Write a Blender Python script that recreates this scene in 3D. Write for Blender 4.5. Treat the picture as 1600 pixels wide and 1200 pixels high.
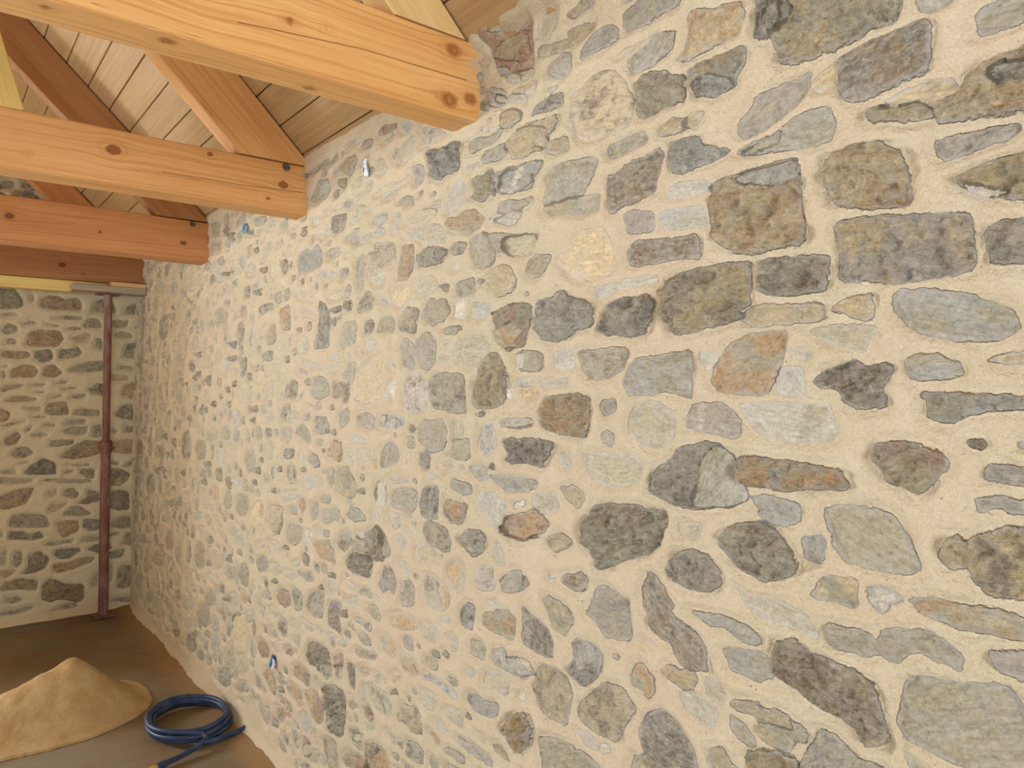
import bpy, math, random
import numpy as np
from mathutils import Vector

scene = bpy.context.scene
for o in list(bpy.data.objects):
    bpy.data.objects.remove(o, do_unlink=True)
COL = scene.collection

# ------------------------------------------------------------------ camera
YAW, PITCH = math.atan(916 / 1146.0), math.atan(12 / 1146.0)
cam_data = bpy.data.cameras.new('camera')
cam_data.sensor_width = 36.0
cam_data.lens = 1146.0 / 1600 * 36
cam_data.clip_start = 0.02
cam = bpy.data.objects.new('camera', cam_data)
cam.location = (-1.2, 0, 1.597)
cam.rotation_euler = (math.pi / 2 + PITCH, 0, -YAW)
COL.objects.link(cam)
scene.camera = cam

# ------------------------------------------------------------------ view, sky, daylight at the openings
vs = scene.view_settings
scene.display_settings.display_device = 'sRGB'
vs.view_transform = 'Standard'
vs.look = 'None'
vs.exposure = 0.17
vs.gamma = 1.0
vs.use_curve_mapping = False

world = bpy.data.worlds.new('sky')
scene.world = world
world.use_nodes = True
wn = world.node_tree.nodes
bg = wn['Background']
bg.inputs['Color'].default_value = (0.80, 0.90, 1.0, 1)
bg.inputs['Strength'].default_value = 1.0


def area(name, loc, target, sx, sy, power, col):
    l = bpy.data.lights.new(name, 'AREA')
    l.shape = 'RECTANGLE'
    l.size, l.size_y = sx, sy
    l.energy = power
    l.color = col
    o = bpy.data.objects.new(name, l)
    o.location = loc
    d = Vector(target) - Vector(loc)
    o.rotation_euler = d.to_track_quat('-Z', 'Y').to_euler()
    COL.objects.link(o)
    return o


# sunlit yard outside the two windows of the unseen far side, and the open doorway behind the camera
area('yard_light_far', (-7.4, 4.2, 0.45), (-5.2, 3.7, 1.35), 3.2, 1.6, 440, (0.95, 0.98, 1.0))
area('yard_light_near', (-7.4, 0.3, 0.9), (-5.2, 0.1, 1.2), 3.2, 1.8, 230, (0.96, 0.98, 1.0))
area('gable_window_light', (-2.75, 6.75, 1.95), (-1.2, 2.0, 1.1), 1.3, 1.2, 400, (0.96, 0.98, 1.0))
area('doorway_light', (-2.3, -3.9, 1.2), (-1.6, 0, 1.4), 2.0, 2.2, 175, (0.95, 0.97, 1.0))

# ------------------------------------------------------------------ numpy noise
_rs = np.random.RandomState(7)
_T = _rs.rand(256, 256).astype(np.float32)


def vnoise(x, y, s=0):
    x = x + s * 17.31
    y = y + s * 9.73
    xi = np.floor(x).astype(np.int64)
    yi = np.floor(y).astype(np.int64)
    fx, fy = x - xi, y - yi
    fx = fx * fx * (3 - 2 * fx)
    fy = fy * fy * (3 - 2 * fy)
    a = _T[xi & 255, yi & 255]
    b = _T[(xi + 1) & 255, yi & 255]
    c = _T[xi & 255, (yi + 1) & 255]
    d = _T[(xi + 1) & 255, (yi + 1) & 255]
    return (a * (1 - fx) + b * fx) * (1 - fy) + (c * (1 - fx) + d * fx) * fy


def fbm(x, y, s=0, o=4):
    r, a, t = 0, 1.0, 0.0
    for i in range(o):
        r = r + a * (vnoise(x, y, s + i * 3) - 0.5)
        t += a
        a *= 0.55
        x, y = x * 2.03, y * 2.03
    return r / t * 2


def sstep(a, b, x):
    t = np.clip((x - a) / (b - a), 0, 1)
    return t * t * (3 - 2 * t)


# ------------------------------------------------------------------ object helpers
def tag(o, label=None, cat=None, group=None, kind=None):
    if label: o['label'] = label
    if cat: o['category'] = cat
    if group: o['group'] = group
    if kind: o['kind'] = kind
    return o


def link(name, me, parent=None, mat=None):
    o = bpy.data.objects.new(name, me)
    COL.objects.link(o)
    if mat: me.materials.append(mat)
    if parent: o.parent = parent
    return o


def empty(name, loc):
    o = bpy.data.objects.new(name, None)
    o.empty_display_size = 0.1
    o.location = loc
    COL.objects.link(o)
    return o


def grid_mesh(name, P, smooth=True, flip=False):
    """P: (nu, nv, 3) array -> quad grid mesh"""
    nu, nv = P.shape[:2]
    idx = np.arange(nu * nv).reshape(nu, nv)
    q = np.stack([idx[:-1, :-1], idx[1:, :-1], idx[1:, 1:], idx[:-1, 1:]], -1).reshape(-1, 4)
    if flip: q = q[:, ::-1]
    return np_mesh(name, P.reshape(-1, 3), q, smooth)


def np_mesh(name, V, Q, smooth=True):
    me = bpy.data.meshes.new(name)
    me.vertices.add(len(V))
    me.vertices.foreach_set('co', np.ascontiguousarray(V, np.float32).ravel())
    n = len(Q)
    me.loops.add(n * 4)
    me.loops.foreach_set('vertex_index', np.ascontiguousarray(Q, np.int32).ravel())
    me.polygons.add(n)
    me.polygons.foreach_set('loop_start', np.arange(0, n * 4, 4, dtype=np.int32))
    me.polygons.foreach_set('loop_total', np.full(n, 4, np.int32))
    me.polygons.foreach_set('use_smooth', np.full(n, smooth, bool))
    me.update(calc_edges=True)
    me.validate()
    return me


def vattr(me, name, typ, A):
    at = me.attributes.new(name, typ, 'POINT')
    key = {'FLOAT': 'value', 'FLOAT_VECTOR': 'vector', 'FLOAT_COLOR': 'color'}[typ]
    at.data.foreach_set(key, np.ascontiguousarray(A, np.float32).ravel())


def lin(c):
    return tuple(((v / 255.0) / 12.92 if v / 255.0 <= 0.04045 else ((v / 255.0 + 0.055) / 1.055) ** 2.4) for v in c)


# ------------------------------------------------------------------ shader helper
class NT:
    def __init__(s, name):
        s.m = bpy.data.materials.new(name)
        s.m.use_nodes = True
        s.t = s.m.node_tree
        s.b = s.t.nodes['Principled BSDF']
        s.b.inputs['Specular IOR Level'].default_value = 0.25

    def n(s, typ, ins=None, **kw):
        nd = s.t.nodes.new(typ)
        for k, v in kw.items(): setattr(nd, k, v)
        for k, v in (ins or {}).items(): s.put(nd.inputs[k], v)
        return nd

    def put(s, sock, v):
        if isinstance(v, bpy.types.NodeSocket):
            s.t.links.new(v, sock)
        else:
            if isinstance(v, tuple) and len(v) == 3 and sock.type == 'RGBA': v = v + (1,)
            sock.default_value = v

    def attr(s, name, out='Fac'):
        return s.n('ShaderNodeAttribute', attribute_name=name).outputs[out]

    def noise(s, vec, scale, detail=4, rough=0.6, dist=0.0, out=0):
        nd = s.n('ShaderNodeTexNoise', {'Scale': scale, 'Detail': detail, 'Roughness': rough, 'Distortion': dist})
        if vec is not None: s.put(nd.inputs['Vector'], vec)
        return nd.outputs[out]

    def math(s, op, a, b=0.0, c=None, clamp=False):
        nd = s.n('ShaderNodeMath', operation=op, use_clamp=clamp)
        s.put(nd.inputs[0], a)
        s.put(nd.inputs[1], b)
        if c is not None: s.put(nd.inputs[2], c)
        return nd.outputs[0]

    def mapr(s, v, a, b, c=0.0, d=1.0, smooth=False):
        nd = s.n('ShaderNodeMapRange', {0: v, 1: a, 2: b, 3: c, 4: d})
        nd.interpolation_type = 'SMOOTHSTEP' if smooth else 'LINEAR'
        return nd.outputs[0]

    def mix(s, f, a, b, mode='MIX'):
        nd = s.n('ShaderNodeMix', data_type='RGBA', blend_type=mode)
        s.put(nd.inputs[0], f)
        s.put(nd.inputs[6], a)
        s.put(nd.inputs[7], b)
        return nd.outputs[2]

    def scale(s, vec, v3):
        nd = s.n('ShaderNodeVectorMath', operation='MULTIPLY')
        s.put(nd.inputs[0], vec)
        nd.inputs[1].default_value = v3
        return nd.outputs[0]

    def bump(s, h, strength, dist, normal=None):
        nd = s.n('ShaderNodeBump', {'Height': h, 'Strength': strength, 'Distance': dist})
        if normal is not None: s.put(nd.inputs['Normal'], normal)
        return nd.outputs[0]

    def obj(s):
        return s.n('ShaderNodeTexCoord').outputs['Object']

    def done(s, col, rough=0.8, normal=None, metal=0.0):
        s.put(s.b.inputs['Base Color'], col)
        s.put(s.b.inputs['Roughness'], rough)
        s.put(s.b.inputs['Metallic'], metal)
        if normal is not None: s.put(s.b.inputs['Normal'], normal)
        return s.m


# ------------------------------------------------------------------ rubble wall material
def wall_material(name, mortar_a, mortar_b, rim):
    m = NT(name)
    P = m.obj()
    sd = m.attr('sd')
    suv = m.attr('suv', 'Vector')
    c1, c2 = m.attr('c1', 'Color'), m.attr('c2', 'Color')
    rg = m.attr('rg')
    # ragged outline
    e1 = m.noise(P, 55, 3, 0.6)
    e2 = m.noise(P, 190, 2, 0.6)
    sdn = m.math('ADD', sd, m.math('MULTIPLY', m.math('SUBTRACT', e1, 0.5), 0.010))
    sdn = m.math('ADD', sdn, m.math('MULTIPLY', m.math('SUBTRACT', e2, 0.5), 0.004))
    mask = m.mapr(sdn, -0.0008, 0.0016, smooth=True)
    # stone colour: two tones in patches, grain along the bedding, fine crystals
    big = m.noise(suv, 1.1, 5, 0.62, 0.4)
    patch = m.mapr(big, 0.46, 0.60, smooth=True)
    stone = m.mix(patch, c1, c2)
    strata = m.noise(m.scale(suv, (1.0, 5.0, 1.0)), 2.2, 6, 0.68, 0.6)
    iso = m.noise(suv, 3.6, 6, 0.72, 0.5)
    strata = m.n('ShaderNodeMix', {0: m.mapr(rg, 0, 2, 0.35, 0.75), 2: strata, 3: iso}, data_type='FLOAT').outputs[0]
    st = m.mapr(strata, 0.32, 0.70, 0.60, 1.34)
    crys = m.noise(P, 140, 4, 0.75)
    cr = m.mapr(crys, 0.32, 0.68, 0.74, 1.24)
    fac = m.math('MULTIPLY', st, cr)
    cmb = m.n('ShaderNodeCombineColor', {0: fac, 1: fac, 2: fac}).outputs[0]
    stone = m.mix(1.0, stone, cmb, 'MULTIPLY')
    # mineral tinge
    hue = m.noise(suv, 2.7, 3, 0.6, 0.8)
    stone = m.mix(m.mapr(hue, 0.54, 0.74, 0, 0.36), stone, lin((184, 152, 104)))
    hue2 = m.noise(m.scale(suv, (-1.3, 1.6, 1)), 2.1, 4, 0.6, 0.5)
    stone = m.mix(m.mapr(hue2, 0.55, 0.72, 0, 0.40), stone, lin((168, 172, 170)))
    lp = m.noise(m.scale(suv, (1.0, 1.8, 1)), 4.6, 6, 0.75, 0.5)
    stone = m.mix(m.mapr(lp, 0.44, 0.60, 0, 0.62), stone, lin((206, 198, 176)))
    # dark pits on rough stones and pale specks
    pit = m.noise(P, 75, 5, 0.7, 0.3)
    pk = m.math('MULTIPLY', m.mapr(pit, 0.40, 0.30, 0, 0.75), m.mapr(rg, 0, 2, 0.25, 1.0))
    stone = m.mix(pk, stone, lin((72, 62, 52)))
    spk = m.noise(P, 230, 2, 0.5)
    stone = m.mix(m.mapr(spk, 0.66, 0.74, 0, 0.55), stone, lin((226, 218, 200)))
    # thin quartz veins
    vor = m.n('ShaderNodeTexVoronoi', {'Scale': 1.15, 'Vector': m.n('ShaderNodeVectorMath', {0: suv, 1: m.noise(suv, 1.5, 3, 0.6, 0, 1)}, operation='ADD').outputs[0]}, feature='DISTANCE_TO_EDGE')
    vein = m.math('MULTIPLY', m.mapr(vor.outputs[0], 0.0, 0.022, 1.0, 0.0), m.mapr(m.noise(suv, 0.9, 2), 0.52, 0.62))
    stone = m.mix(m.math('MULTIPLY', vein, 0.45), stone, lin((214, 208, 192)))
    # cement film left on the rim of each stone
    rn = m.noise(P, 26, 4, 0.7)
    rimf = m.math('MULTIPLY', m.mapr(sdn, 0.0005, 0.0085, 1.0, 0.0), m.mapr(rn, 0.34, 0.58, 0.0, 0.9))
    stone = m.mix(rimf, stone, rim)
    film = m.math('MULTIPLY', m.mapr(m.noise(P, 9, 5, 0.7), 0.48, 0.66, 0, 0.5), m.mapr(m.noise(P, 60, 3, 0.7), 0.42, 0.58))
    stone = m.mix(film, stone, rim)
    # mortar
    mb = m.noise(P, 1.6, 4, 0.6)
    mort = m.mix(m.mapr(mb, 0.35, 0.65), mortar_a, mortar_b)
    mg = m.noise(P, 260, 3, 0.7)
    g = m.mapr(mg, 0.3, 0.7, 0.88, 1.09)
    mort = m.mix(1.0, mort, m.n('ShaderNodeCombineColor', {0: g, 1: g, 2: g}).outputs[0], 'MULTIPLY')
    mort = m.mix(m.mapr(m.noise(P, 11, 4, 0.6), 0.5, 0.75, 0, 0.32), mort, lin((222, 214, 196)))
    # crumbs pressed in the mortar
    sp = m.n('ShaderNodeTexVoronoi', {'Scale': 62.0, 'Randomness': 1.0, 'Vector': P})
    crumb = m.math('MULTIPLY', m.mapr(sp.outputs['Distance'], 0.10, 0.17, 1, 0), m.mapr(m.noise(P, 15, 2), 0.56, 0.62))
    mort = m.mix(m.math('MULTIPLY', crumb, 0.6), mort, lin((120, 108, 92)))
    col = m.mix(mask, mort, stone)
    # relief
    hs = m.math('ADD', m.math('MULTIPLY', strata, m.mapr(rg, 0, 2, 0.7, 2.2)), m.math('MULTIPLY', pit, m.mapr(rg, 0, 2, 0.3, 1.6)))
    hs = m.math('ADD', hs, m.math('MULTIPLY', crys, 0.35))
    brush = m.noise(m.scale(P, (1.0, 1.0, 1.0)), 110, 3, 0.55, 0.6)
    hm = m.math('ADD', m.math('MULTIPLY', brush, 0.55), m.math('MULTIPLY', mg, 0.30))
    hh = m.n('ShaderNodeMix', {0: mask, 2: hm, 3: hs}, data_type='FLOAT').outputs[0]
    nrm = m.bump(hh, 1.0, 0.010)
    rough = m.mapr(mask, 0, 1, 0.95, 0.58)
    m.put(m.b.inputs['Specular IOR Level'], m.mapr(mask, 0, 1, 0.2, 0.5))
    return m.done(col, rough, nrm)


PAL = {
    'g': (164, 159, 136), 'b': (160, 161, 156), 'd': (130, 114, 94), 't': (174, 160, 130), 'o': (172, 140, 98),
    'y': (190, 172, 134), 's': (176, 175, 162), 'k': (116, 112, 104), 'm': (150, 145, 134), 'r': (156, 124, 102),
    'l': (174, 165, 155), 'w': (212, 205, 190), 'p': (174, 174, 148)}
PAIR = {'g': 't', 'b': 's', 'd': 'm', 't': 'g', 'o': 'y', 'y': 't', 's': 'g', 'k': 'm', 'm': 'g', 'r': 'l', 'l': 'm', 'w': 's', 'p': 'g'}
STONES_RIGHT = """yg2 770,2340 771,2266 744,2253 732,2210 724,2184 673,2175 616,2179 565,2189 524,2186 517,2211 529,2237
dm2 774,2339 703,2308 697,2275 712,2258 741,2255 771,2275
dk1 619,2161 575,2172 517,2168 486,2172 472,2158 474,2124 480,2089 513,2088 550,2082 576,2077 603,2080 613,2097 622,2121
ty0 663,2143 621,2158 622,2116 656,2115 670,2132
sg1 819,2049 802,2063 752,2064 720,2073 677,2089 636,2082 625,2049 631,2023 665,2024 720,2030
gs1 493,2206 493,2221 443,2200 447,2185 477,2180 486,2188
gm1 413,2151 403,2156 382,2160 370,2173 314,2148 314,2116 351,2117 378,2115 409,2119
ty2 571,2049 550,2059 501,2049 464,2023 475,2017 525,2026 560,2034
to2 469,2024 464,2037 433,2044 420,2066 391,2077 351,2083 314,2081 315,1989 352,1991 391,1996 433,2001 457,2002
ml2 395,2060 371,2066 332,2063 333,2034 359,2037 383,2040
ok1 543,2049 525,2056 496,2052 494,2046 525,2046
ty0 545,2067 501,2071 473,2079 444,2065 433,2047 478,2041 492,2051 530,2047
km1 467,1977 444,1981 391,1978 362,1977 360,1969 381,1956 412,1953 455,1947 463,1959
yo2 645,1989 619,1999 587,2006 550,1997 516,1972 504,1939 502,1889 536,1891 577,1898 614,1908 631,1931 645,1956
yt2 438,1912 412,1922 382,1929 352,1933 315,1934 315,1864 392,1879 417,1893
ly2 620,1853 620,1874 612,1884 587,1883 526,1876 474,1868 445,1866 419,1859 415,1819 415,1780 456,1773 527,1771 615,1783 618,1825
lm2 398,1831 382,1839 353,1839 316,1834 316,1777 353,1778 393,1783 396,1807
gd2 766,1838 727,1835 690,1834 637,1829 636,1795 643,1771 690,1769 766,1776
yo1 630,1735 623,1748 588,1755 561,1755 560,1713 588,1718 615,1731
yg1 810,1744 786,1757 721,1754 646,1747 645,1720 690,1716 786,1721 810,1732
gt0 671,1702 632,1709 588,1707 557,1700 573,1672 578,1662 618,1674 652,1687
bg1 532,1752 519,1758 468,1755 424,1740 393,1726 365,1712 361,1684 383,1672 427,1669 457,1681 489,1685 517,1705 532,1729
gm0 712,1671 697,1673 667,1666 670,1651 703,1659
gb1 515,1647 491,1655 457,1652 435,1639 429,1625 446,1617 503,1616 510,1632
dm2 661,1616 632,1634 589,1649 573,1638 547,1645 532,1635 542,1617 552,1602 547,1589 543,1573 589,1570 610,1578 616,1599 652,1602
lg0 425,1902 372,1883 392,1880 413,1887
yt2 372,1874 360,1887 315,1882 315,1862 376,1871
yt1 397,1640 385,1649 354,1655 317,1653 317,1638 373,1637
sg0 814,1572 773,1576 638,1576 630,1550 622,1532 633,1515 667,1509 713,1511 760,1520 794,1543
bs0 734,1640 715,1642 682,1638 680,1594 697,1589 734,1594
gb2 489,1597 457,1594 404,1592 354,1590 317,1590 317,1575 354,1571 394,1570 425,1559 449,1551 480,1556 478,1577
rt2 563,1501 553,1514 516,1520 485,1515 458,1500 451,1488 463,1471 479,1452 495,1439 514,1449 543,1458 553,1476 563,1485
og2 815,1470 774,1475 697,1472 653,1467 611,1466 606,1437 662,1431 722,1422 774,1422 811,1431
km1 403,1483 396,1493 355,1491 318,1492 318,1466 355,1465 401,1469
bm1 417,1442 391,1445 355,1445 318,1447 318,1427 375,1424 383,1430 409,1422
bs1 787,1403 754,1407 695,1402 687,1392 695,1366 729,1358 761,1359 774,1375
gs1 645,1401 611,1409 579,1408 533,1401 514,1374 505,1345 491,1323 505,1313 544,1310 580,1309 614,1316 628,1335 639,1371
bl1 684,1342 654,1351 644,1338 648,1304 680,1304 686,1322
yd2 468,1347 457,1370 439,1383 426,1375 409,1392 385,1400 355,1407 300,1414 301,1325 356,1308 383,1300 404,1305 420,1322 428,1342 448,1331 459,1339
gd2 862,1318 822,1348 774,1358 735,1349 716,1331 695,1304 698,1284 729,1261 761,1253 815,1271 858,1297
km0 360,1525 351,1525 351,1518 359,1519
yg1 673,1239 663,1266 640,1284 593,1291 591,1244 599,1237 634,1245
bw1 577,1275 549,1283 520,1275 517,1268 539,1261 547,1244 564,1245
go1 508,1275 468,1282 442,1280 400,1285 356,1279 319,1275 319,1256 356,1248 396,1249 425,1246 448,1245 491,1254
gs0 822,1230 805,1213 755,1218 708,1217 684,1206 660,1181 663,1172 693,1176 723,1182 775,1184 802,1199
gm1 651,1186 643,1202 591,1207 567,1200 560,1189 554,1208 539,1220 487,1231 455,1217 436,1206 438,1184 455,1188 476,1185 492,1195 510,1190 525,1171 555,1178 580,1165 635,1166
dt2 749,1101 736,1150 699,1160 684,1142 635,1139 596,1137 565,1128 555,1101 548,1073 545,1033 581,1022 613,1055 649,1056 684,1064 699,1076 724,1082 746,1090
ml1 400,1220 376,1229 319,1238 320,1199 357,1190 390,1196
gs1 518,1138 506,1154 464,1159 438,1163 400,1177 372,1174 357,1148 339,1102 358,1061 439,1040 461,1048 492,1050 518,1053 529,1069 523,1111
bg1 782,1026 756,1015 715,1017 681,1004 687,985 718,979 749,994 782,991
tg1 776,987 737,995 706,978 718,957 756,954 776,964
kg1 688,960 655,1019 635,1021 608,1007 592,992 556,993 556,973 700,908
ot2 803,924 756,945 700,955 694,910 789,871
kg0 518,1028 502,1027 483,1017 507,1005
rt1 1622,2608 1501,2532 1461,2533 1417,2544 1417,2414 1461,2421 1542,2440 1571,2484
tg0 1398,2488 1392,2518 1355,2542 1332,2532 1332,2507 1355,2472
mt1 1291,2506 1258,2512 1236,2529 1204,2519 1204,2493 1236,2491 1269,2489
ty1 1404,2442 1392,2462 1286,2446 1286,2465 1226,2461 1194,2445 1236,2423 1314,2429 1373,2439
mb1 1247,2382 1231,2410 1194,2426 1154,2425 1129,2408 1129,2387 1174,2381 1215,2382
lb1 1361,2403 1314,2414 1280,2409 1277,2370 1303,2355 1343,2373
mg1 1112,2405 1105,2431 1072,2442 1031,2446 939,2406 955,2390 1014,2387 1077,2388 1100,2390
mg0 1110,2468 1105,2477 1067,2461 1086,2451 1105,2456
yo1 931,2325 931,2360 899,2357 869,2342 854,2345 808,2332 801,2308 812,2276 844,2276 911,2272 951,2272 935,2300
gl1 1096,2314 1091,2326 1036,2338 997,2350 967,2342 972,2307 1014,2296 1059,2291 1086,2297
ty0 1134,2345 1086,2353 1014,2358 1032,2346 1086,2339
km2 777,2266 764,2293 744,2317 718,2318 719,2257 751,2241 774,2252
td0 1286,2284 1275,2303 1215,2322 1174,2330 1134,2313 1105,2275 1082,2235 1082,2207 1096,2187 1125,2181 1174,2184 1221,2181 1258,2199 1286,2245
gt2 1073,2239 1072,2267 1045,2282 989,2270 980,2254 943,2241 943,2192 968,2187 997,2195 1037,2183 1064,2191
tb2 927,2242 892,2249 798,2248 793,2220 812,2203 822,2179 870,2175 912,2189 923,2215
bk2 915,2216 885,2218 830,2196 822,2179 870,2175 908,2187
lg1 816,2088 812,2105 788,2125 778,2146 751,2147 719,2151 673,2158 676,2125 719,2099 771,2082 805,2076
yy1 1004,2140 997,2155 968,2160 939,2153 936,2131 976,2129 1002,2131
ty0 935,2157 896,2155 912,2128 936,2131
km1 1420,2300 1404,2316 1355,2325 1306,2319 1309,2295 1355,2293
ty1 1501,2265 1462,2283 1355,2273 1326,2272 1320,2247 1350,2236 1374,2206 1429,2205 1501,2227 1571,2249
ty1 1374,2214 1297,2214 1286,2180 1320,2177 1374,2194
gm1 1164,2141 1154,2153 1087,2156 1046,2155 1037,2136 1077,2126 1144,2123
bl2 977,2096 964,2113 904,2106 897,2082 837,2060 852,2048 912,2047 940,2041 972,2052
st1 1374,2055 1362,2132 1315,2152 1205,2140 1189,2125 1210,2097 1237,2065 1253,2035 1303,2029
dk1 1154,1997 1159,2081 1115,2089 1077,2098 1006,2107 998,2095 1006,2050 1015,2021 1037,2012 1106,2006
bl1 1585,2183 1501,2185 1436,2182 1380,2176 1417,2136 1423,2117 1501,2122 1556,2129
sg1 812,2048 785,2056 752,2062 726,2066 735,2046 785,2044
sb0 981,2017 952,2024 878,2011 878,1992 932,1991 981,1997
yo2 878,1995 859,2010 809,2010 752,2015 695,2009 689,1988 686,1934 675,1861 690,1853 752,1856 820,1858 849,1877 878,1901 882,1942
bk1 816,2003 772,2011 695,2006 692,1977 752,1977 813,1993
ty0 1501,2367 1501,2388 1442,2381 1398,2383 1410,2358 1462,2362
ty0 1614,2340 1571,2353 1501,2341 1462,2321 1462,2304 1529,2307 1607,2311
mt0 1355,2345 1320,2341 1332,2333 1349,2335
ty0 1501,2422 1501,2434 1461,2425 1417,2420 1417,2399 1461,2408
gy1 1380,2052 1315,2059 1216,2055 1184,2050 1190,2018 1237,2015 1298,2030 1356,2039
lw0 1614,2066 1542,2088 1417,2089 1436,2071 1475,2062 1488,2048 1542,2045
lm1 1106,1981 1096,1990 1019,1978 1020,1944 1033,1936 1096,1944
bs0 1007,1959 994,1973 897,1966 895,1924 948,1929 1002,1938
dm1 1099,1906 1078,1923 973,1913 905,1907 905,1865 948,1870 1024,1869 1087,1872
yy0 1329,1917 1321,1931 1275,1932 1253,1974 1205,1977 1174,1970 1150,1938 1125,1892 1150,1863 1216,1856 1270,1866
bs0 1198,1835 1135,1839 1078,1843 1011,1842 1009,1828 1106,1825 1155,1816 1193,1815
gt1 1449,1904 1436,1927 1398,1944 1350,1931 1362,1909 1386,1888 1423,1883
sm2 1404,1786 1398,1821 1344,1828 1315,1841 1298,1839 1287,1822 1232,1809 1200,1795 1206,1751 1254,1747 1287,1726 1338,1722 1380,1728 1404,1757
kg2 1177,1735 1155,1773 1135,1793 1116,1802 1038,1801 1016,1785 1020,1748 1042,1723 1088,1715 1135,1725 1160,1726
yd2 994,1806 965,1836 913,1842 849,1843 789,1838 789,1802 786,1766 821,1751 803,1741 846,1729 925,1715 957,1714 986,1746
or2 1585,1809 1501,1827 1462,1823 1436,1805 1449,1769 1481,1738 1488,1713 1515,1702 1542,1745
gs1 1481,1700 1380,1698 1380,1650 1475,1654
bs0 1341,1694 1270,1695 1270,1653 1338,1657
gd1 1254,1691 1195,1692 1106,1695 1092,1680 1107,1649 1145,1629 1206,1624 1237,1645
gb1 1107,1610 1088,1652 1065,1669 990,1673 921,1680 917,1641 918,1584 941,1590 991,1600 1016,1593 1088,1589
st0 909,1679 860,1665 860,1655 887,1640
og1 860,1646 831,1688 793,1704 753,1707 715,1702 724,1651 740,1614 757,1593 814,1593 861,1599 872,1621
gs0 1481,1625 1423,1637 1417,1620 1462,1613
gt0 1392,1620 1292,1631 1281,1615 1298,1612 1374,1610
lt1 1629,2034 1501,2008 1398,1995 1411,1972 1462,1960 1501,1953 1570,1981
yo0 1488,1605 1405,1608 1398,1576 1442,1565 1475,1580
oy2 1374,1549 1356,1584 1298,1587 1259,1592 1211,1585 1211,1526 1227,1492 1265,1494 1327,1495 1362,1509
mg1 1180,1560 1170,1575 1135,1578 1131,1561 1160,1542
sg1 1170,1488 1175,1498 1155,1508 1131,1500 1131,1482 1145,1474
kd1 1515,1520 1501,1525 1423,1527 1420,1509 1501,1504 1522,1505
kd2 1528,1469 1501,1473 1386,1480 1338,1471 1350,1443 1374,1410 1436,1417 1522,1410
gt0 1088,1534 1074,1562 1038,1578 1003,1576 966,1554 960,1528 970,1504 999,1480 1034,1481 1065,1493 1086,1513
lw1 931,1526 929,1548 914,1571 853,1573 825,1557 807,1539 811,1512 857,1513 895,1517
gs0 1240,1454 1155,1458 1088,1460 1047,1446 1052,1422 1084,1395 1136,1386 1175,1389 1206,1397 1232,1428
gm0 1315,1449 1287,1455 1273,1425 1287,1413 1315,1422
mk2 1032,1403 1021,1424 974,1455 942,1486 891,1496 857,1497 822,1475 804,1431 794,1397 829,1377 887,1367 950,1363 991,1374 1025,1384
sg1 899,1422 895,1461 857,1494 822,1475 804,1431 794,1397 840,1376 914,1367
yt1 1321,1363 1270,1374 1238,1361 1233,1346 1254,1325 1287,1340
gs0 1423,1337 1374,1346 1333,1343 1327,1316 1368,1295 1417,1305
or2 1570,1231 1563,1257 1501,1274 1455,1268 1405,1250 1399,1231 1462,1215 1501,1215
yt1 1362,1237 1315,1256 1276,1243 1293,1225 1333,1207 1356,1218
gd2 1249,1270 1217,1308 1206,1335 1146,1346 1079,1350 991,1348 987,1325 1004,1286 1039,1250 1070,1241 1107,1227 1181,1193 1196,1204 1206,1232 1243,1241
tg0 962,1325 934,1336 899,1334 907,1311 930,1296 954,1304
mk2 996,1221 975,1258 930,1278 884,1280 858,1247 855,1227 881,1206 923,1203 967,1210
bl0 1515,1356 1488,1371 1436,1372 1442,1343 1501,1341
bl0 1501,1307 1442,1318 1442,1306 1488,1299
gk1 1556,1088 1542,1107 1449,1121 1436,1108 1462,1086 1501,1074 1535,1075
gd1 1310,1149 1238,1174 1222,1159 1238,1133 1276,1125 1304,1135
mg1 1230,1079 1217,1105 1196,1146 1171,1157 1136,1151 1098,1138 1094,1112 1094,1056 1137,1047 1171,1043 1191,1067 1212,1076
gt1 1377,1076 1362,1095 1339,1089 1293,1080 1271,1055 1293,1026 1304,1012 1333,1016 1356,1038
kg1 1465,1044 1424,1030 1368,1011 1345,974 1351,947 1393,941 1462,955 1462,1000
kb1 1276,1000 1260,1012 1207,1015 1176,995 1186,963 1197,941 1239,912 1271,919 1293,935 1265,966
dk1 1057,1141 1057,1185 1039,1213 1017,1207 992,1182 971,1160 983,1144 951,1126 907,1105 892,1078 890,1047 923,1041 955,1044 979,1076 1017,1093 1039,1104 1044,1127
bs1 931,1157 896,1162 830,1165 788,1157 768,1151 768,1133 802,1127 848,1142 881,1137 903,1144
bg1 855,1104 812,1109 769,1118 743,1108 749,1078 782,1062 809,1068 834,1070
og1 1085,982 1080,1001 1062,1015 1044,1005 1026,993 1026,960 1044,946 1062,959 1080,960
yo1 996,1019 992,1030 963,1032 923,1037 912,1022 931,997 955,995 984,1006
td1 1414,847 1405,894 1387,915 1345,920 1299,910 1277,879 1288,823 1293,802 1339,797 1387,812
td1 1257,844 1244,871 1171,940 1108,944 1076,916 1099,874 1113,841 1132,822 1177,818 1249,832
dt1 1501,741 1481,764 1443,769 1436,743 1462,673 1501,674 1522,692
gt1 1387,741 1299,762 1244,760 1207,759 1177,746 1177,710 1345,640 1375,667 1381,712
ls0 1255,804 1218,810 1187,792 1184,782 1228,780
sg0 1179,795 1152,805 1149,792 1172,780
kg1 1060,867 1049,898 1031,921 997,936 959,920 931,888 912,851 904,829 976,806 1031,810 1053,842
dt1 1090,773 1076,810 1040,827 1018,815 1001,783 1081,750
gs0 959,981 927,998 896,989 870,973 874,944 904,939 935,951 955,963
tg0 896,1030 863,1034 848,1017 866,989 892,1003
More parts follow.
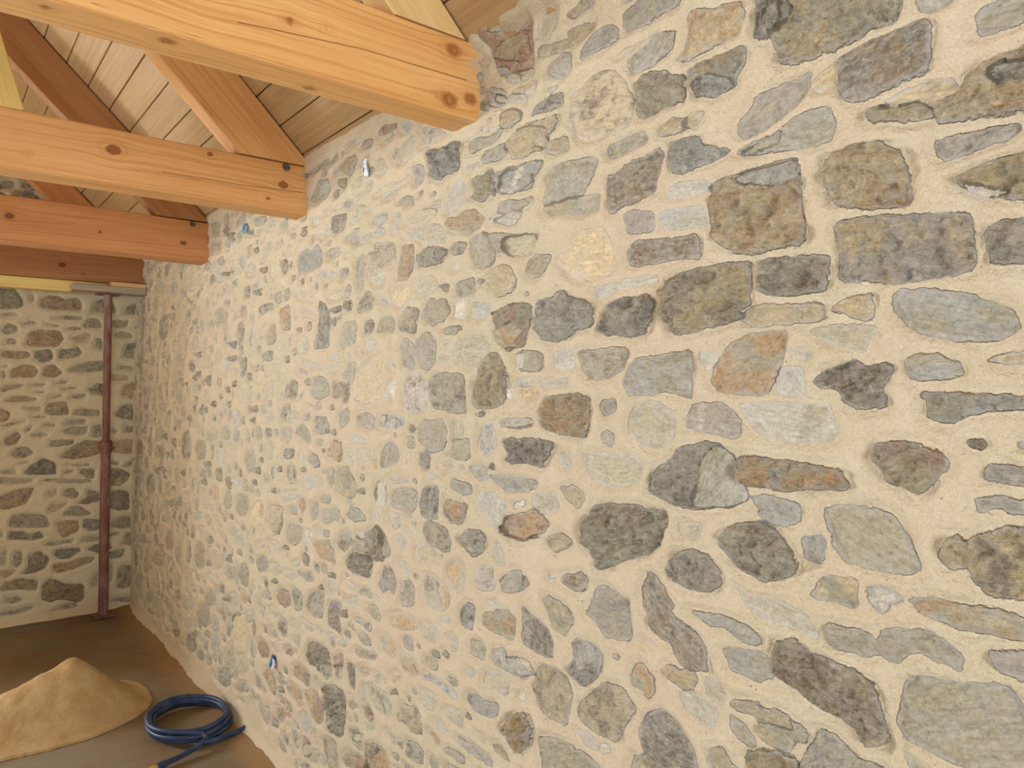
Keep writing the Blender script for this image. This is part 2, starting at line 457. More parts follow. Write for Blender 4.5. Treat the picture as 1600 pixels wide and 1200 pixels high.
tg1 841,998 834,1009 799,1018 756,1020 718,1019 706,1001 730,1000 769,1004 816,994
gl1 838,978 810,970 789,956 782,938 817,943 834,955
tg1 882,897 859,912 841,901 831,890 810,880 860,854 878,871
gk0 1062,1065 1022,1062 1039,1060
kg0 1501,907 1443,915 1436,865 1475,861 1522,859 1542,879
wg0 1475,816 1449,828 1449,810 1468,803
gt0 1362,1143 1333,1148 1345,1134 1359,1131
lb1 1608,2409 1608,2425 1574,2419 1531,2395 1531,2369 1552,2363 1582,2369 1604,2389
ty1 1548,2328 1544,2339 1499,2336 1463,2318 1463,2303 1519,2294 1540,2305
ty0 1733,2304 1728,2319 1662,2329 1630,2330 1648,2314 1681,2309
tg0 1639,2330 1617,2343 1595,2339 1599,2314 1630,2320
gt1 1695,2280 1690,2298 1644,2305 1608,2292 1561,2300 1540,2300 1552,2288 1604,2275 1681,2271
gl1 1628,2231 1626,2255 1582,2257 1527,2259 1523,2231 1556,2221 1617,2226
ty1 1503,2213 1507,2262 1467,2274 1436,2270 1361,2252 1361,2202 1413,2225 1436,2201 1475,2206
gd0 2146,2393 2120,2396 2083,2380 2077,2397 2005,2410 1990,2378 2010,2356 2076,2338 2127,2357
ld0 1953,2363 1947,2417 1870,2393 1818,2361 1838,2361 1881,2366 1903,2350
bk2 1911,2315 1903,2334 1859,2320 1818,2315 1787,2327 1743,2318 1742,2279 1752,2242 1792,2240 1843,2235 1891,2249
gb0 2089,2464 2071,2471 2017,2449 2011,2432 2046,2431 2083,2449
rt0 2192,2486 2127,2482 2114,2471 2172,2471 2205,2477
gt0 2192,2447 2140,2452 2133,2444 2192,2437
lb1 2010,2304 1981,2309 1947,2297 1938,2260 1975,2250 1998,2252
gt2 1676,2159 1676,2197 1630,2194 1608,2208 1578,2195 1569,2149 1573,2127 1599,2143 1626,2122 1690,2146
bw1 1550,2135 1540,2176 1475,2176 1413,2178 1398,2175 1417,2153 1421,2124 1515,2122
ls0 1817,2135 1797,2193 1747,2208 1723,2188 1728,2156 1747,2141 1807,2124
tg0 1714,2236 1690,2238 1653,2235 1667,2227 1709,2224
gb0 2191,2259 2107,2257 2107,2248 2145,2240 2191,2243
gt1 2095,2214 2046,2225 2010,2215 1998,2188
lt0 1952,2158 1902,2172 1849,2176 1854,2154 1891,2137 1930,2136
lt1 1548,2101 1515,2104 1467,2089 1421,2095 1436,2076 1495,2060 1565,2083
tl0 2152,2292 2095,2277 2034,2291 2040,2277 2095,2273 2145,2281
gs0 2261,2178 2240,2204 2167,2193 2160,2169 2213,2159 2254,2167
gl0 2128,2128 2122,2181 2078,2176 2078,2126 2115,2114
bs0 2247,2136 2226,2152 2167,2138 2213,2127
tl0 2041,2135 2006,2147 1971,2162 1882,2150 1866,2139 1932,2115 2012,2122
st0 2047,2093 2023,2107 1948,2098 1931,2101 1888,2105 1845,2094 1819,2061 1824,2050 1931,2050 1948,2071 2023,2083
og1 1814,2094 1804,2107 1764,2102 1729,2112 1677,2108 1623,2073 1659,2058 1691,2048 1724,2051 1773,2073
wt1 1583,2061 1529,2064 1496,2070 1464,2059 1488,2036 1529,2041
dt0 2281,2002 2309,2039 2323,2061 2281,2078 2246,2080 2240,2102 2109,2083 2105,2030 2121,2010 2219,2014 2226,1998
og1 2090,1959 2084,2005 2059,2064 1988,2056 2000,1985 2035,1959
gs2 1971,2005 1948,2026 1915,2036 1861,2030 1834,2021 1809,2011 1834,1983 1887,1982 1942,1986 1965,1992
gk1 1783,2018 1763,2027 1710,2021 1734,1994 1768,1999
st1 1668,1976 1673,2015 1654,2036 1627,2040 1596,2011 1575,1984 1579,1956 1596,1942 1659,1943
tg0 1537,1993 1529,2002 1449,1999 1411,1993 1411,1951 1449,1947 1492,1951 1529,1969
gk1 1761,1903 1753,1911 1673,1919 1670,1874 1739,1870 1753,1877
yt1 1609,1913 1588,1926 1554,1934 1508,1928 1488,1893 1492,1868 1516,1855 1570,1853 1588,1871 1605,1896
tg0 1982,1928 1959,1953 1931,1952 1876,1940 1855,1917 1887,1903 1965,1893
gs0 2267,1980 2239,1993 2166,1987 2179,1957 2226,1959
yg0 2134,1920 2108,1936 2065,1938 2005,1928 2023,1896 2083,1874 2121,1893
bs0 2205,1911 2159,1913 2153,1884 2192,1881
lk1 1942,1840 1909,1882 1871,1875 1887,1850 1920,1833
tg1 1931,1819 1898,1843 1860,1871 1808,1866 1793,1834 1819,1810 1882,1798
ws0 1773,1818 1768,1848 1724,1858 1719,1838 1724,1803
bg0 1686,1808 1682,1851 1645,1842 1596,1830 1601,1817 1632,1801
rg2 1583,1795 1562,1816 1504,1821 1449,1826 1418,1809 1430,1763 1449,1715 1488,1715 1562,1734 1566,1773
td1 2095,1816 2071,1848 2029,1863 1970,1852 1982,1802 1993,1784 2071,1792
gs0 2280,1849 2252,1837 2252,1824 2294,1823
gk0 2302,1934 2266,1921 2253,1899 2280,1885 2308,1895
gt1 1829,1785 1734,1782 1763,1767 1813,1769
og1 1570,1739 1558,1762 1488,1777 1453,1757 1476,1739 1484,1717 1512,1713 1545,1723
gl1 1990,1718 1976,1756 1942,1775 1909,1779 1876,1757 1865,1724 1876,1690 1908,1664 1936,1668 1964,1702
tg0 1850,1735 1824,1748 1788,1749 1808,1729
gt0 1783,1712 1763,1745 1705,1752 1623,1750 1588,1722 1614,1689 1659,1664 1686,1670 1773,1675 1778,1692
tg0 1855,1698 1834,1706 1788,1695 1813,1681 1849,1686
gs1 2077,1731 2065,1767 2034,1762 1999,1739 1993,1703 1987,1675 2010,1670 2058,1683
ty0 2410,1573 2402,1638 2322,1681 2266,1712 2185,1719 2198,1655 2204,1558 2279,1561 2321,1557
tg0 2136,1749 2127,1774 2102,1772 2114,1742
tg0 2139,1683 2126,1704 2095,1672 2114,1668
ld0 2055,1542 2052,1622 2016,1649 1976,1657 1936,1638 1914,1606 1919,1538 2004,1536
gk1 1908,1632 1860,1649 1808,1649 1724,1646 1717,1592 1710,1540 1753,1535 1803,1543 1886,1553 1903,1603
tw0 2184,1578 2165,1610 2114,1644 2107,1616 2126,1575 2158,1556
yt2 1677,1592 1659,1629 1640,1666 1592,1699 1553,1697 1537,1668 1520,1632 1524,1602 1533,1572 1575,1556 1622,1550 1672,1554
bk0 2210,1484 2204,1519 2052,1511 2052,1495 2119,1477 2184,1472
gl0 2279,1514 2251,1508 2258,1472 2292,1471
gl1 1969,1447 1964,1489 1930,1508 1876,1507 1833,1517 1808,1487 1813,1450 1833,1426 1897,1416 1930,1432
gt0 1787,1451 1783,1505 1763,1511 1719,1498 1724,1454 1753,1436
bk0 1654,1458 1631,1499 1592,1516 1579,1478 1570,1452 1596,1430 1618,1423 1645,1437
gd0 1566,1520 1520,1526 1433,1526 1411,1520 1449,1511 1549,1505
wt0 1524,1602 1508,1605 1502,1574 1524,1579
gs0 1484,1692 1449,1696 1449,1656 1480,1659
lg1 2203,1348 2197,1404 2132,1433 2094,1410 2094,1372 2170,1348
yo0 2271,1369 2264,1390 2230,1385 2223,1369
yo0 2278,1326 2278,1356 2223,1360 2230,1336
lt0 2069,1362 2057,1397 2021,1405 2027,1365 2051,1354
km1 1969,1373 1964,1397 1919,1419 1897,1402 1908,1360 1930,1358
yg0 1854,1396 1833,1417 1803,1414 1777,1390 1782,1370 1828,1349 1849,1365
gt1 1792,1417 1777,1452 1695,1464 1695,1405 1763,1405
bg1 1700,1382 1645,1392 1618,1389 1614,1358 1658,1351 1677,1363
gb1 1609,1369 1570,1370 1528,1371 1449,1373 1403,1370 1411,1353 1449,1341 1528,1335 1575,1351
lg0 2151,1305 2144,1318 2051,1320 2039,1312 2125,1298
gb1 2257,1249 2236,1290 2196,1301 2176,1270 2176,1229 2216,1215 2243,1224
gs1 2144,1236 2125,1270 2051,1287 1969,1280 1998,1229 2021,1199 2057,1221 2125,1219
km1 1963,1218 1946,1289 1908,1307 1854,1310 1859,1252 1854,1218 1907,1211
gb1 1787,1317 1782,1342 1733,1339 1691,1332 1686,1313 1724,1304 1753,1312
od1 1828,1244 1812,1280 1777,1273 1709,1278 1723,1236 1738,1220 1802,1217
bs0 1663,1281 1658,1308 1622,1323 1574,1318 1524,1300 1533,1254 1545,1227 1600,1237 1631,1259
or1 1524,1237 1512,1267 1464,1280 1411,1302 1356,1278 1374,1252 1449,1221 1496,1226
gk0 2176,1168 2157,1193 2087,1202 2075,1170 2118,1148
gd0 2027,1164 2009,1197 1980,1180 1969,1140 2009,1149
dg1 1940,1165 1929,1193 1896,1204 1854,1195 1807,1188 1792,1162 1797,1128 1854,1126 1896,1134
gt1 2277,1118 2236,1144 2189,1122 2156,1082 2143,1056 2277,1029 2407,1010 2407,1075
st2 1743,1173 1714,1202 1658,1212 1631,1203 1618,1176 1636,1152 1676,1135 1704,1146
lb0 1583,1154 1583,1190 1566,1198 1545,1168 1541,1133 1566,1131
ws0 1496,1304 1453,1316 1449,1307 1488,1297
gl0 2112,1105 2093,1130 2056,1123 2038,1111 2069,1094
td0 1980,1096 1952,1122 1886,1127 1854,1121 1822,1112 1854,1078 1929,1073 1974,1073
ld1 2228,941 2208,977 2189,1010 2143,1018 2118,998 2105,969 2118,935 2156,943 2195,925
gk0 2099,1045 2056,1059 2044,1040 2015,1030 2026,1013 2087,1029
gl1 2074,917 2062,987 2020,999 1997,979 1997,928 2062,913
gd0 1937,1012 1929,1035 1869,1043 1853,995 1848,970 1864,947 1918,946 1937,977
og0 1859,1020 1817,1025 1792,997 1802,972 1827,950 1859,948 1838,970
og0 1815,1077 1777,1103 1733,1114 1719,1092 1723,1039 1757,1007 1792,1028
ld0 1663,1054 1654,1099 1636,1118 1596,1118 1592,1095 1574,1080 1592,1061 1635,1049
bg1 1553,1077 1537,1103 1500,1128 1468,1132 1453,1115 1464,1091 1496,1073 1545,1063
kb1 1738,935 1733,977 1709,999 1672,999 1676,961 1685,929 1723,927
ot0 2168,851 2099,880 2032,887 1985,877 1979,858 2080,832 2136,834
gl0 1962,859 1940,882 1869,891 1858,871 1874,841 1929,841
og0 2221,777 2201,792 2142,785 2098,766 2117,732 2187,732
go1 1640,956 1635,986 1570,1007 1528,1019 1492,1005 1496,967 1504,947 1549,953 1605,949
gs0 1797,876 1777,886 1752,879 1757,853 1782,846
rt0 2092,752 2061,763 2020,754 1979,750 1967,727 1985,710 2049,706 2080,730
kg0 2276,858 2248,852 2221,829 2248,826 2276,832
bw1 1587,871 1574,903 1532,914 1528,888 1488,907 1449,915 1411,892 1449,874 1549,861
sb0 1618,1019 1574,1031 1553,1018 1605,1009
od0 2142,656 2117,676 2079,684 2086,667 2123,646
gd0 2274,537 2289,579 2234,596 2187,588 2148,585 2135,561 2141,527 2207,521 2247,527
bk0 1939,723 1917,739 1874,735 1837,734 1757,729 1752,717 1776,712 1832,719 1895,722 1928,715
gt0 1956,642 1950,673 1906,678 1853,678 1879,638 1917,637
td1 2073,542 2061,595 2019,606 1967,614 1950,599 1939,544 1996,536 2037,542
gl0 1817,659 1776,676 1723,677 1728,643 1776,640
lk0 1884,616 1842,619 1801,608 1806,597 1853,596
or0 1917,567 1884,576 1837,567 1842,548 1879,552
tl0 1618,794 1618,831 1583,844 1541,846 1520,835 1520,810 1541,793 1574,798 1600,797
bk1 1704,724 1695,743 1662,754 1622,751 1570,760 1553,756 1557,737 1600,717 1649,713 1685,712
gt0 1709,798 1690,815 1667,819 1681,801
gd0 2180,466 2141,477 2110,467 2110,451 2148,459
gd1 2034,446 2028,494 1967,508 1928,496 1939,457 1990,448
od1 2316,371 2274,387 2206,406 2160,398 2147,362 2154,325 2315,259
gs1 1811,554 1766,558 1723,563 1708,561 1723,542 1761,535 1801,544
ls1 1756,608 1723,609 1667,614 1613,613 1578,601 1583,589 1644,588 1718,592
gt0 1653,651 1604,656 1613,639 1635,642
ot1 1578,645 1541,664 1520,649 1504,633 1553,634
ol2 1541,709 1496,740 1488,760 1430,785 1411,748 1434,701 1461,672 1492,682 1520,702
rt1 2232,2475 2219,2495 2170,2490 2106,2474 2157,2469 2219,2471
gt0 2205,2443 2148,2456 2135,2448 2179,2443
gl1 2364,2470 2330,2479 2283,2471 2273,2457 2320,2454 2354,2458
gd0 2486,2492 2481,2510 2419,2503 2440,2487 2465,2485
ws0 2414,2504 2394,2510 2369,2494 2399,2495
mt1 2803,2477 2748,2484 2682,2488 2635,2487 2612,2471 2568,2499 2556,2482 2590,2468 2670,2468 2717,2472 2778,2466
ld0 2589,2422 2578,2439 2540,2439 2540,2417 2573,2416
ty1 2513,2418 2513,2437 2465,2447 2414,2450 2399,2428 2414,2409 2429,2394 2455,2386 2486,2405
gt0 2245,2357 2241,2389 2191,2375 2174,2351 2196,2335 2232,2343
gt0 2413,2349 2388,2361 2349,2357 2349,2336 2393,2339
gt0 2369,2416 2306,2423 2297,2412 2349,2402
sg1 2781,2356 2788,2377 2735,2397 2705,2422 2632,2409 2603,2372 2646,2347 2704,2337
bl1 3438,2399 3417,2403 3293,2391 3283,2374 3354,2373 3417,2384
gl0 3282,2342 3233,2362 3224,2374 3157,2358 3175,2323 3252,2329
gk0 3416,2343 3333,2343 3343,2323 3395,2332
km0 2500,2275 2507,2297 2428,2290 2422,2272 2460,2265
gs0 2575,2293 2527,2302 2527,2290 2554,2286
gt0 2422,2211 2403,2228 2384,2258 2323,2244 2341,2222 2384,2213
gs0 2253,2274 2219,2283 2197,2273 2230,2269
lt0 2772,2284 2719,2293 2682,2286 2704,2259 2749,2261
dg1 2574,2193 2574,2229 2588,2256 2533,2255 2473,2247 2493,2200 2533,2192
pg0 2645,2217 2638,2241 2588,2241 2581,2200 2616,2194
gt0 2726,2222 2667,2221 2659,2186 2703,2202
bs0 2258,2184 2241,2192 2191,2190 2169,2173 2213,2162 2247,2168
lg1 2473,2161 2428,2163 2402,2176 2365,2175 2359,2120 2402,2127 2440,2144
kb0 2335,2125 2335,2136 2264,2141 2264,2130 2311,2121
bm1 2907,2081 2924,2129 2899,2159 2826,2168 2779,2157 2718,2173 2673,2138 2666,2091 2740,2085 2842,2082
lt1 2652,2129 2588,2135 2533,2129 2519,2115 2587,2104 2637,2118
gk0 3331,2200 3321,2224 3282,2262 3223,2263 3222,2235 3271,2213 3281,2185
gk0 3155,2231 3156,2253 3082,2255 3073,2246 3127,2231
ty0 3054,2195 3037,2216 2933,2224 2925,2206 2967,2182 3036,2179
gt0 3002,2276 2993,2291 2908,2283 2950,2267
yg0 3221,2124 3212,2187 3109,2186 3126,2119 3183,2097
gl1 2389,2013 2377,2069 2328,2079 2322,2050 2322,1982 2340,1956 2377,1972
gd1 2518,2020 2519,2047 2453,2047 2446,2026 2485,2016
bs0 2608,2037 2594,2051 2552,2039 2573,2027
gd0 3382,2110 3351,2129 3270,2115 3260,2085 3351,2081
gd0 3478,2095 3414,2110 3361,2104 3382,2081 3435,2083
gt0 3163,2067 3053,2061 3062,2052 3135,2057
gk0 3260,2049 3230,2064 3211,2051 3240,2040
gk1 3182,2020 3098,2028 3089,1996 3125,1982 3163,1996
gk1 3360,1949 3360,1982 3309,1992 3201,1986 3191,1964 3279,1968 3329,1958
gt0 2923,2003 2890,2013 2849,1999 2833,1977 2881,1979
gb0 2931,1944 2906,1945 2906,1919 2922,1907
oy1 3088,1934 3079,1954 3008,1961 2999,1920 2990,1865 3069,1864 3097,1900
tg1 3277,1812 3258,1862 3219,1891 3162,1891 3170,1814
tg0 3411,1838 3411,1864 3318,1865 3328,1837 3390,1825
gt0 3142,1742 3105,1817 3060,1815 3069,1767
gk0 3024,1789 3016,1833 2972,1834 2981,1784
pg0 2905,1767 2888,1812 2824,1818 2808,1772 2872,1756
km1 2746,1769 2731,1803 2701,1852 2694,1945 2650,1931 2607,1903 2593,1856 2614,1809 2614,1772 2678,1769
gt0 2615,1956 2601,1978 2552,1976 2512,1969 2518,1943 2552,1943
gd1 2376,1875 2346,1914 2304,1947 2275,1932 2246,1910 2269,1888 2310,1886
gp1 2504,1758 2511,1785 2497,1826 2465,1847 2388,1847 2376,1818 2401,1779 2451,1764
kd1 2315,1797 2309,1841 2251,1840 2257,1810 2286,1801
sl0 2297,1743 2297,1768 2234,1773 2239,1749 2280,1737
rt0 2382,1747 2351,1748 2327,1733 2351,1728
gk0 3358,1750 3348,1772 3317,1738 3337,1735
gk1 3297,1744 3297,1773 3199,1773 3198,1741
bs0 2606,1720 2592,1735 2524,1726 2530,1709
lt0 2849,1917 2841,1930 2731,1904 2739,1892
gy0 3266,1675 3266,1718 3189,1730 3132,1721 3160,1694
gk0 2937,1685 2912,1695 2815,1676 2823,1660 2887,1671
lt0 2938,1729 2888,1733 2723,1702 2715,1690 2823,1699
gl1 2523,1655 2464,1678 2451,1698 2394,1699 2406,1665 2425,1636
gs0 2685,1695 2544,1691 2544,1679 2663,1679
og0 2524,1869 2504,1879 2491,1875 2511,1865
gt0 3369,1883 3318,1909 3268,1924 3298,1904 3349,1886
tg0 3305,1566 3285,1606 3217,1631 3226,1596 3255,1567
gt0 3187,1592 3178,1638 3150,1638 3159,1592
gd1 3058,1579 3049,1623 2980,1643 2929,1632 2936,1579 2988,1572
gd0 2936,1566 2854,1605 2838,1599 2903,1569
gb1 2764,1586 2760,1634 2745,1653 2670,1651 2627,1617 2620,1590 2655,1580 2707,1568
dt1 2591,1581 2599,1632 2496,1625 2451,1628 2444,1590 2463,1558 2496,1558 2503,1584 2570,1575
gk1 3102,1481 3085,1523 3022,1541 2996,1538 3022,1504 3048,1469
gs0 3039,1476 3013,1514 2903,1510 2911,1490 2978,1472
gt0 3304,1468 3294,1494 3158,1494 3167,1473 3225,1464
tg0 2846,1531 2814,1548 2759,1536 2767,1516 2814,1515
ld1 2751,1466 2744,1495 2640,1498 2612,1462 2612,1444 2684,1438 2728,1436
gb1 2522,1489 2516,1519 2457,1538 2444,1503 2482,1470 2515,1469
lg1 2387,1488 2374,1511 2308,1524 2250,1508 2250,1476 2284,1469 2320,1476 2368,1474
lg1 3084,1413 3066,1438 2969,1442 2978,1408 3012,1379
gb1 2935,1430 2878,1462 2821,1448 2774,1405 2821,1390 2861,1407
bs0 2450,1425 2424,1435 2314,1431 2308,1421 2393,1419
oy1 2632,1357 2611,1383 2570,1413 2515,1407 2502,1381 2521,1338 2569,1347
gt0 2469,1351 2475,1382 2405,1384 2417,1340 2449,1338
km0 3374,1323 3364,1345 3303,1356 3323,1315
gt0 3272,1297 3263,1337 3195,1330 3214,1297
gk1 3056,1322 3056,1346 2943,1357 2951,1333 3012,1315
gt0 3128,1307 3065,1308 3056,1288 3101,1288
gs0 2885,1311 2877,1344 2836,1331 2828,1299
gb1 2789,1318 2781,1351 2728,1345 2690,1322 2712,1305 2766,1304
yo0 2355,1336 2290,1353 2221,1358 2238,1332 2301,1318 2343,1323
yo0 2272,1368 2272,1390 2232,1384 2221,1369
lt0 2368,1364 2355,1387 2302,1391 2307,1362
gk0 3223,1229 3223,1268 3156,1270 3165,1231 3203,1206
gd1 3028,1239 3020,1281 2934,1284 2917,1263 2917,1230 2993,1212
gk0 2205,1472 2210,1510 2177,1516
yo0 2425,1538 2425,1558 2399,1564 2396,1539
pg0 3311,1131 3311,1174 3203,1181 3212,1148
gd0 3136,1153 3127,1182 3100,1185 3109,1156
gs0 3072,1129 3072,1157 2917,1180 2933,1162 3001,1144
bs0 2843,1224 2836,1253 2742,1256 2750,1227 2804,1208
gd0 2720,1239 2712,1261 2675,1256 2675,1231
gt1 2625,1260 2625,1303 2562,1308 2562,1254 2596,1239
yg1 2548,1238 2542,1310 2455,1323 2417,1286 2386,1254 2410,1223 2455,1215 2501,1219
yo0 3467,1023 3403,1076 3320,1090 3290,1061 3340,1022 3402,1006
yg1 3250,1051 3241,1088 3155,1099 3063,1096 3063,1055 3116,986 3182,972 3230,1004
oo1 2908,1132 2883,1161 2835,1154 2827,1135 2851,1116 2859,1089 2875,1113
gb1 2787,1111 2788,1143 2719,1167 2697,1142 2719,1108 2756,1090
gs1 2697,1176 2675,1200 2589,1200 2596,1172 2638,1177
gb1 2667,1112 2667,1136 2610,1144 2554,1160 2514,1153 2520,1125 2568,1122 2602,1102 2638,1097
gs1 2448,1152 2435,1177 2367,1180 2306,1154 2342,1144 2416,1137
gt1 3026,979 3018,1031 2932,1046 2866,1039 2882,992 2940,966 3000,960
lt0 2733,1040 2726,1060 2667,1072 2674,1046
lw0 2866,1010 2842,1033 2764,1039 2787,1007 2818,986
og1 2756,996 2733,1009 2645,1017 2602,1036 2602,1012 2567,990 2560,950 2616,961 2688,960 2718,980
ld1 2540,1034 2480,1081 2429,1089 2428,1057 2480,1017 2520,1022
gl0 2385,1095 2336,1103 2318,1094 2348,1081
gt2 2300,1064 2312,1081 2243,1139 2203,1125 2187,1083 2186,1035 2242,1022 2288,1027
dg2 2480,976 2416,1022 2354,1024 2265,1029 2282,990 2300,956 2403,950 2460,957
tg0 3370,878 3349,911 3269,920 3308,885
gs0 3239,932 3153,935 3088,921 3097,906 3162,916
gd1 3400,803 3400,825 3268,855 3238,829 3267,795 3358,781
gt0 3209,830 3124,843 3079,830 3152,799 3209,802
gk0 2956,877 2882,910 2898,891 2939,873
gs0 2271,1178 2243,1187 2215,1167 2243,1166
gs0 2249,1258 2243,1283 2187,1307 2187,1219 2243,1209
gk0 3043,814 3034,832 2922,847 2939,821
gk1 2857,853 2817,880 2770,883 2732,868 2801,842
lg0 2629,846 2622,881 2580,877 2546,881 2559,843 2601,831
bl0 2486,908 2440,908 2378,904 2402,893 2453,894
gk1 2365,890 2347,902 2294,908 2270,891 2329,889
gp0 2479,831 2466,854 2377,859 2402,834 2453,825
od1 3132,699 3105,736 3069,754 2990,747 2989,704 3042,685 3095,686
gk1 2973,767 2939,788 2897,780 2848,774 2848,723 2921,693 2947,720
gd1 2808,738 2793,770 2754,801 2651,832 2650,792 2672,726 2731,721 2785,725
kd1 2607,718 2608,772 2594,805 2512,818 2518,787 2518,751 2498,727 2511,706 2552,716
gt0 3217,631 3179,657 3113,644 3160,613
lk0 3377,616 3378,649 3326,649 3286,622 3275,578 3336,582
gt1 2299,838 2299,857 2247,866 2213,847 2219,827 2264,832
lk1 2402,785 2371,798 2323,793 2270,801 2270,776 2317,778
ld1 3095,597 3068,631 3015,627 3014,574 3076,554
gd0 3216,515 3216,546 3168,558 3131,533
lt0 2997,615 2946,647 2871,643 2896,624
ld0 2600,677 2565,689 2565,645 2586,645
lg1 2371,736 2334,757 2275,747 2275,731 2328,720
gd1 2395,673 2358,692 2293,693 2235,701 2252,688 2340,669
od1 3386,415 3376,451 3304,470 3235,449 3244,415 3334,390
lt0 3196,467 3131,512 3076,520 3085,487 3177,455
or1 3049,493 2996,528 2937,528 2962,501
gl0 2945,568 2929,602 2887,603 2879,556
dg2 2823,543 2799,588 2753,613 2678,614 2614,619 2592,571 2606,540 2692,517 2753,525 2815,526
lg0 2872,672 2831,675 2738,667 2769,653 2815,657
gt0 2558,664 2524,682 2452,692 2485,666
gd0 2708,674 2650,680 2671,665
rt1 2565,573 2551,616 2498,639 2484,617 2497,572
oy1 3286,329 3255,361 3193,379 3172,341 3142,313 3161,273 3202,279 3254,308
od1 2944,428 2936,465 2840,486 2781,473 2797,424 2848,429 2917,425
gd1 2700,517 2669,546 2586,573 2586,538 2623,505
gd0 2556,538 2549,578 2492,588 2506,546 2527,527
kd1 2450,582 2444,617 2397,625 2390,597 2403,535 2430,542
ok0 3036,346 2962,380 2865,386 2856,337 2899,309 2926,328 3008,334
oy1 2822,382 2772,422 2700,418 2668,386 2668,327 2731,305 2780,329
gd2 2637,341 2645,394 2646,472 2549,502 2492,501 2464,479 2470,409 2484,352 2533,321 2592,313 2629,315
tg0 2732,458 2716,476 2653,472 2653,453 2700,448
sb0 2881,260 2873,290 2813,304 2779,282 2804,239 2846,231
od0 3141,184 3141,228 3073,244 2970,239 3044,228 3082,182
gt0 3006,195 2988,208 2933,196 2960,186
kd0 3067,119 3034,149 3006,138 3015,106
gd0 2960,141 2942,165 2906,150 2924,129
rd1 2863,153 2846,203 2796,208 2779,174 2762,154 2812,135 2846,128
ot0 2747,247 2731,269 2706,235 2730,219
gd0 2762,164 2730,189 2683,198 2722,169
gd1 2660,265 2584,293 2547,284 2526,233 2525,189 2591,182 2629,212
od1 2436,467 2416,489 2376,487 2416,464
gd1 2436,381 2369,408 2350,388 2330,348 2375,337 2408,349
od1 2331,496 2287,511 2262,487 2256,454 2280,469 2318,471
or1 2490,256 2449,297 2356,320 2311,311 2305,284 2401,257 2469,243
gk0 3371,175 3328,205 3284,165 3211,186 3232,123 3284,116 3338,143
kb0 2337,520 2337,550 2312,590 2312,564 2325,522
gk0 3394,246 3395,293 3340,290 3264,248 3328,243
rt1 1579,2506 1565,2518 1559,2527 1531,2528 1507,2529 1475,2527 1448,2526 1436,2519 1436,2453 1475,2459
gk0 3934,2426 4033,2436 4102,2463 4113,2510 4010,2502 3939,2472
kb0 3785,2342 3798,2326 3851,2338 3870,2362 3842,2370 3794,2363
od0 3931,2331 3957,2329 3992,2337 4001,2355 4002,2382 3975,2383 3937,2379 3925,2358
gb0 4027,2348 4060,2344 4101,2357 4104,2385 4085,2397 4041,2393 4020,2374
bk0 3575,2199 3614,2193 3642,2213 3636,2250 3619,2267 3577,2258 3567,2229
gk0 3666,2186 3687,2174 3743,2177 3769,2194 3780,2220 3756,2231 3703,2224 3673,2212
bs0 3889,2182 3963,2183 4012,2202 4023,2232 3991,2246 3905,2231 3881,2208
gt0 3422,2149 3467,2146 3520,2162 3547,2182 3527,2204 3489,2207 3429,2199 3418,2176
gk0 3655,2122 3658,2104 3699,2101 3735,2114 3743,2134 3729,2148 3694,2151 3655,2143
gd0 3785,2097 3850,2098 3904,2113 3909,2144 3839,2144 3789,2127
gk0 3976,2084 4009,2073 4052,2089 4068,2128 4049,2155 3994,2151 3973,2124
gk0 4618,2325 4684,2325 4737,2343 4750,2373 4678,2372 4624,2353
kk0 4984,2349 5012,2336 5061,2344 5093,2359 5099,2398 5071,2411 5018,2408 4987,2388
gk0 5159,2345 5175,2325 5237,2328 5279,2343 5291,2376 5263,2390 5207,2392 5168,2375
gk0 5393,2320 5501,2328 5540,2350 5514,2369 5409,2361 5374,2340
gt0 5060,2253 5088,2230 5213,2242 5281,2265 5290,2305 5202,2308 5085,2287
bk0 4767,2224 4798,2205 4896,2209 4937,2235 4931,2268 4874,2278 4775,2261
gd0 4622,2175 4652,2171 4700,2174 4720,2186 4735,2208 4706,2214 4656,2209 4631,2198
lt0 4026,2248 4095,2256 4116,2278 4096,2296 4034,2285 4004,2266
ty0 3809,2242 3839,2237 3878,2250 3888,2270 3870,2279 3829,2274 3810,2262
oy0 4970,2144 5063,2147 5152,2163 5198,2192 5123,2197 4998,2189 4937,2168
yg0 4696,2051 4723,2026 4788,2031 4817,2059 4810,2108 4788,2131 4734,2125 4702,2105
gd0 4466,2017 4512,2002 4586,2021 4607,2057 4574,2076 4501,2079 4464,2056
gd1 4983,2007 5012,1952 5136,1936 5213,1983 5199,2066 5126,2090 5004,2077
gb1 3848,1957 3951,1952 4022,1976 4022,2017 3968,2035 3859,2015 3813,1987
rd0 3538,1972 3561,1948 3626,1959 3643,1996 3617,2018 3553,2007
gk0 3432,1932 3446,1918 3489,1924 3508,1940 3499,1964 3461,1962 3433,1955
gk0 3785,2044 3818,2037 3878,2045 3875,2069 3845,2076 3796,2067
gd0 4137,2051 4161,2041 4199,2052 4211,2072 4208,2102 4186,2116 4144,2104 4126,2082
gb0 5660,2064 5755,2064 5828,2081 5845,2124 5775,2133 5667,2125 5617,2095
gt0 4290,2039 4318,2024 4369,2034 4383,2063 4359,2080 4308,2068
gk0 4229,1944 4268,1932 4315,1948 4321,1987 4282,1997 4235,1984
gk0 4034,1949 4064,1937 4121,1940 4168,1950 4153,1975 4114,1983 4053,1972
gd1 3575,1851 3599,1823 3660,1827 3680,1871 3664,1922 3610,1938 3568,1911
tg0 4576,1934 4620,1926 4676,1938 4696,1964 4685,1998 4645,2008 4581,2001 4573,1970
bk0 5446,1939 5472,1919 5540,1920 5589,1935 5570,1968 5530,1979 5460,1973
lt0 5284,1921 5324,1913 5381,1921 5401,1947 5390,1980 5344,1984 5295,1973 5275,1951
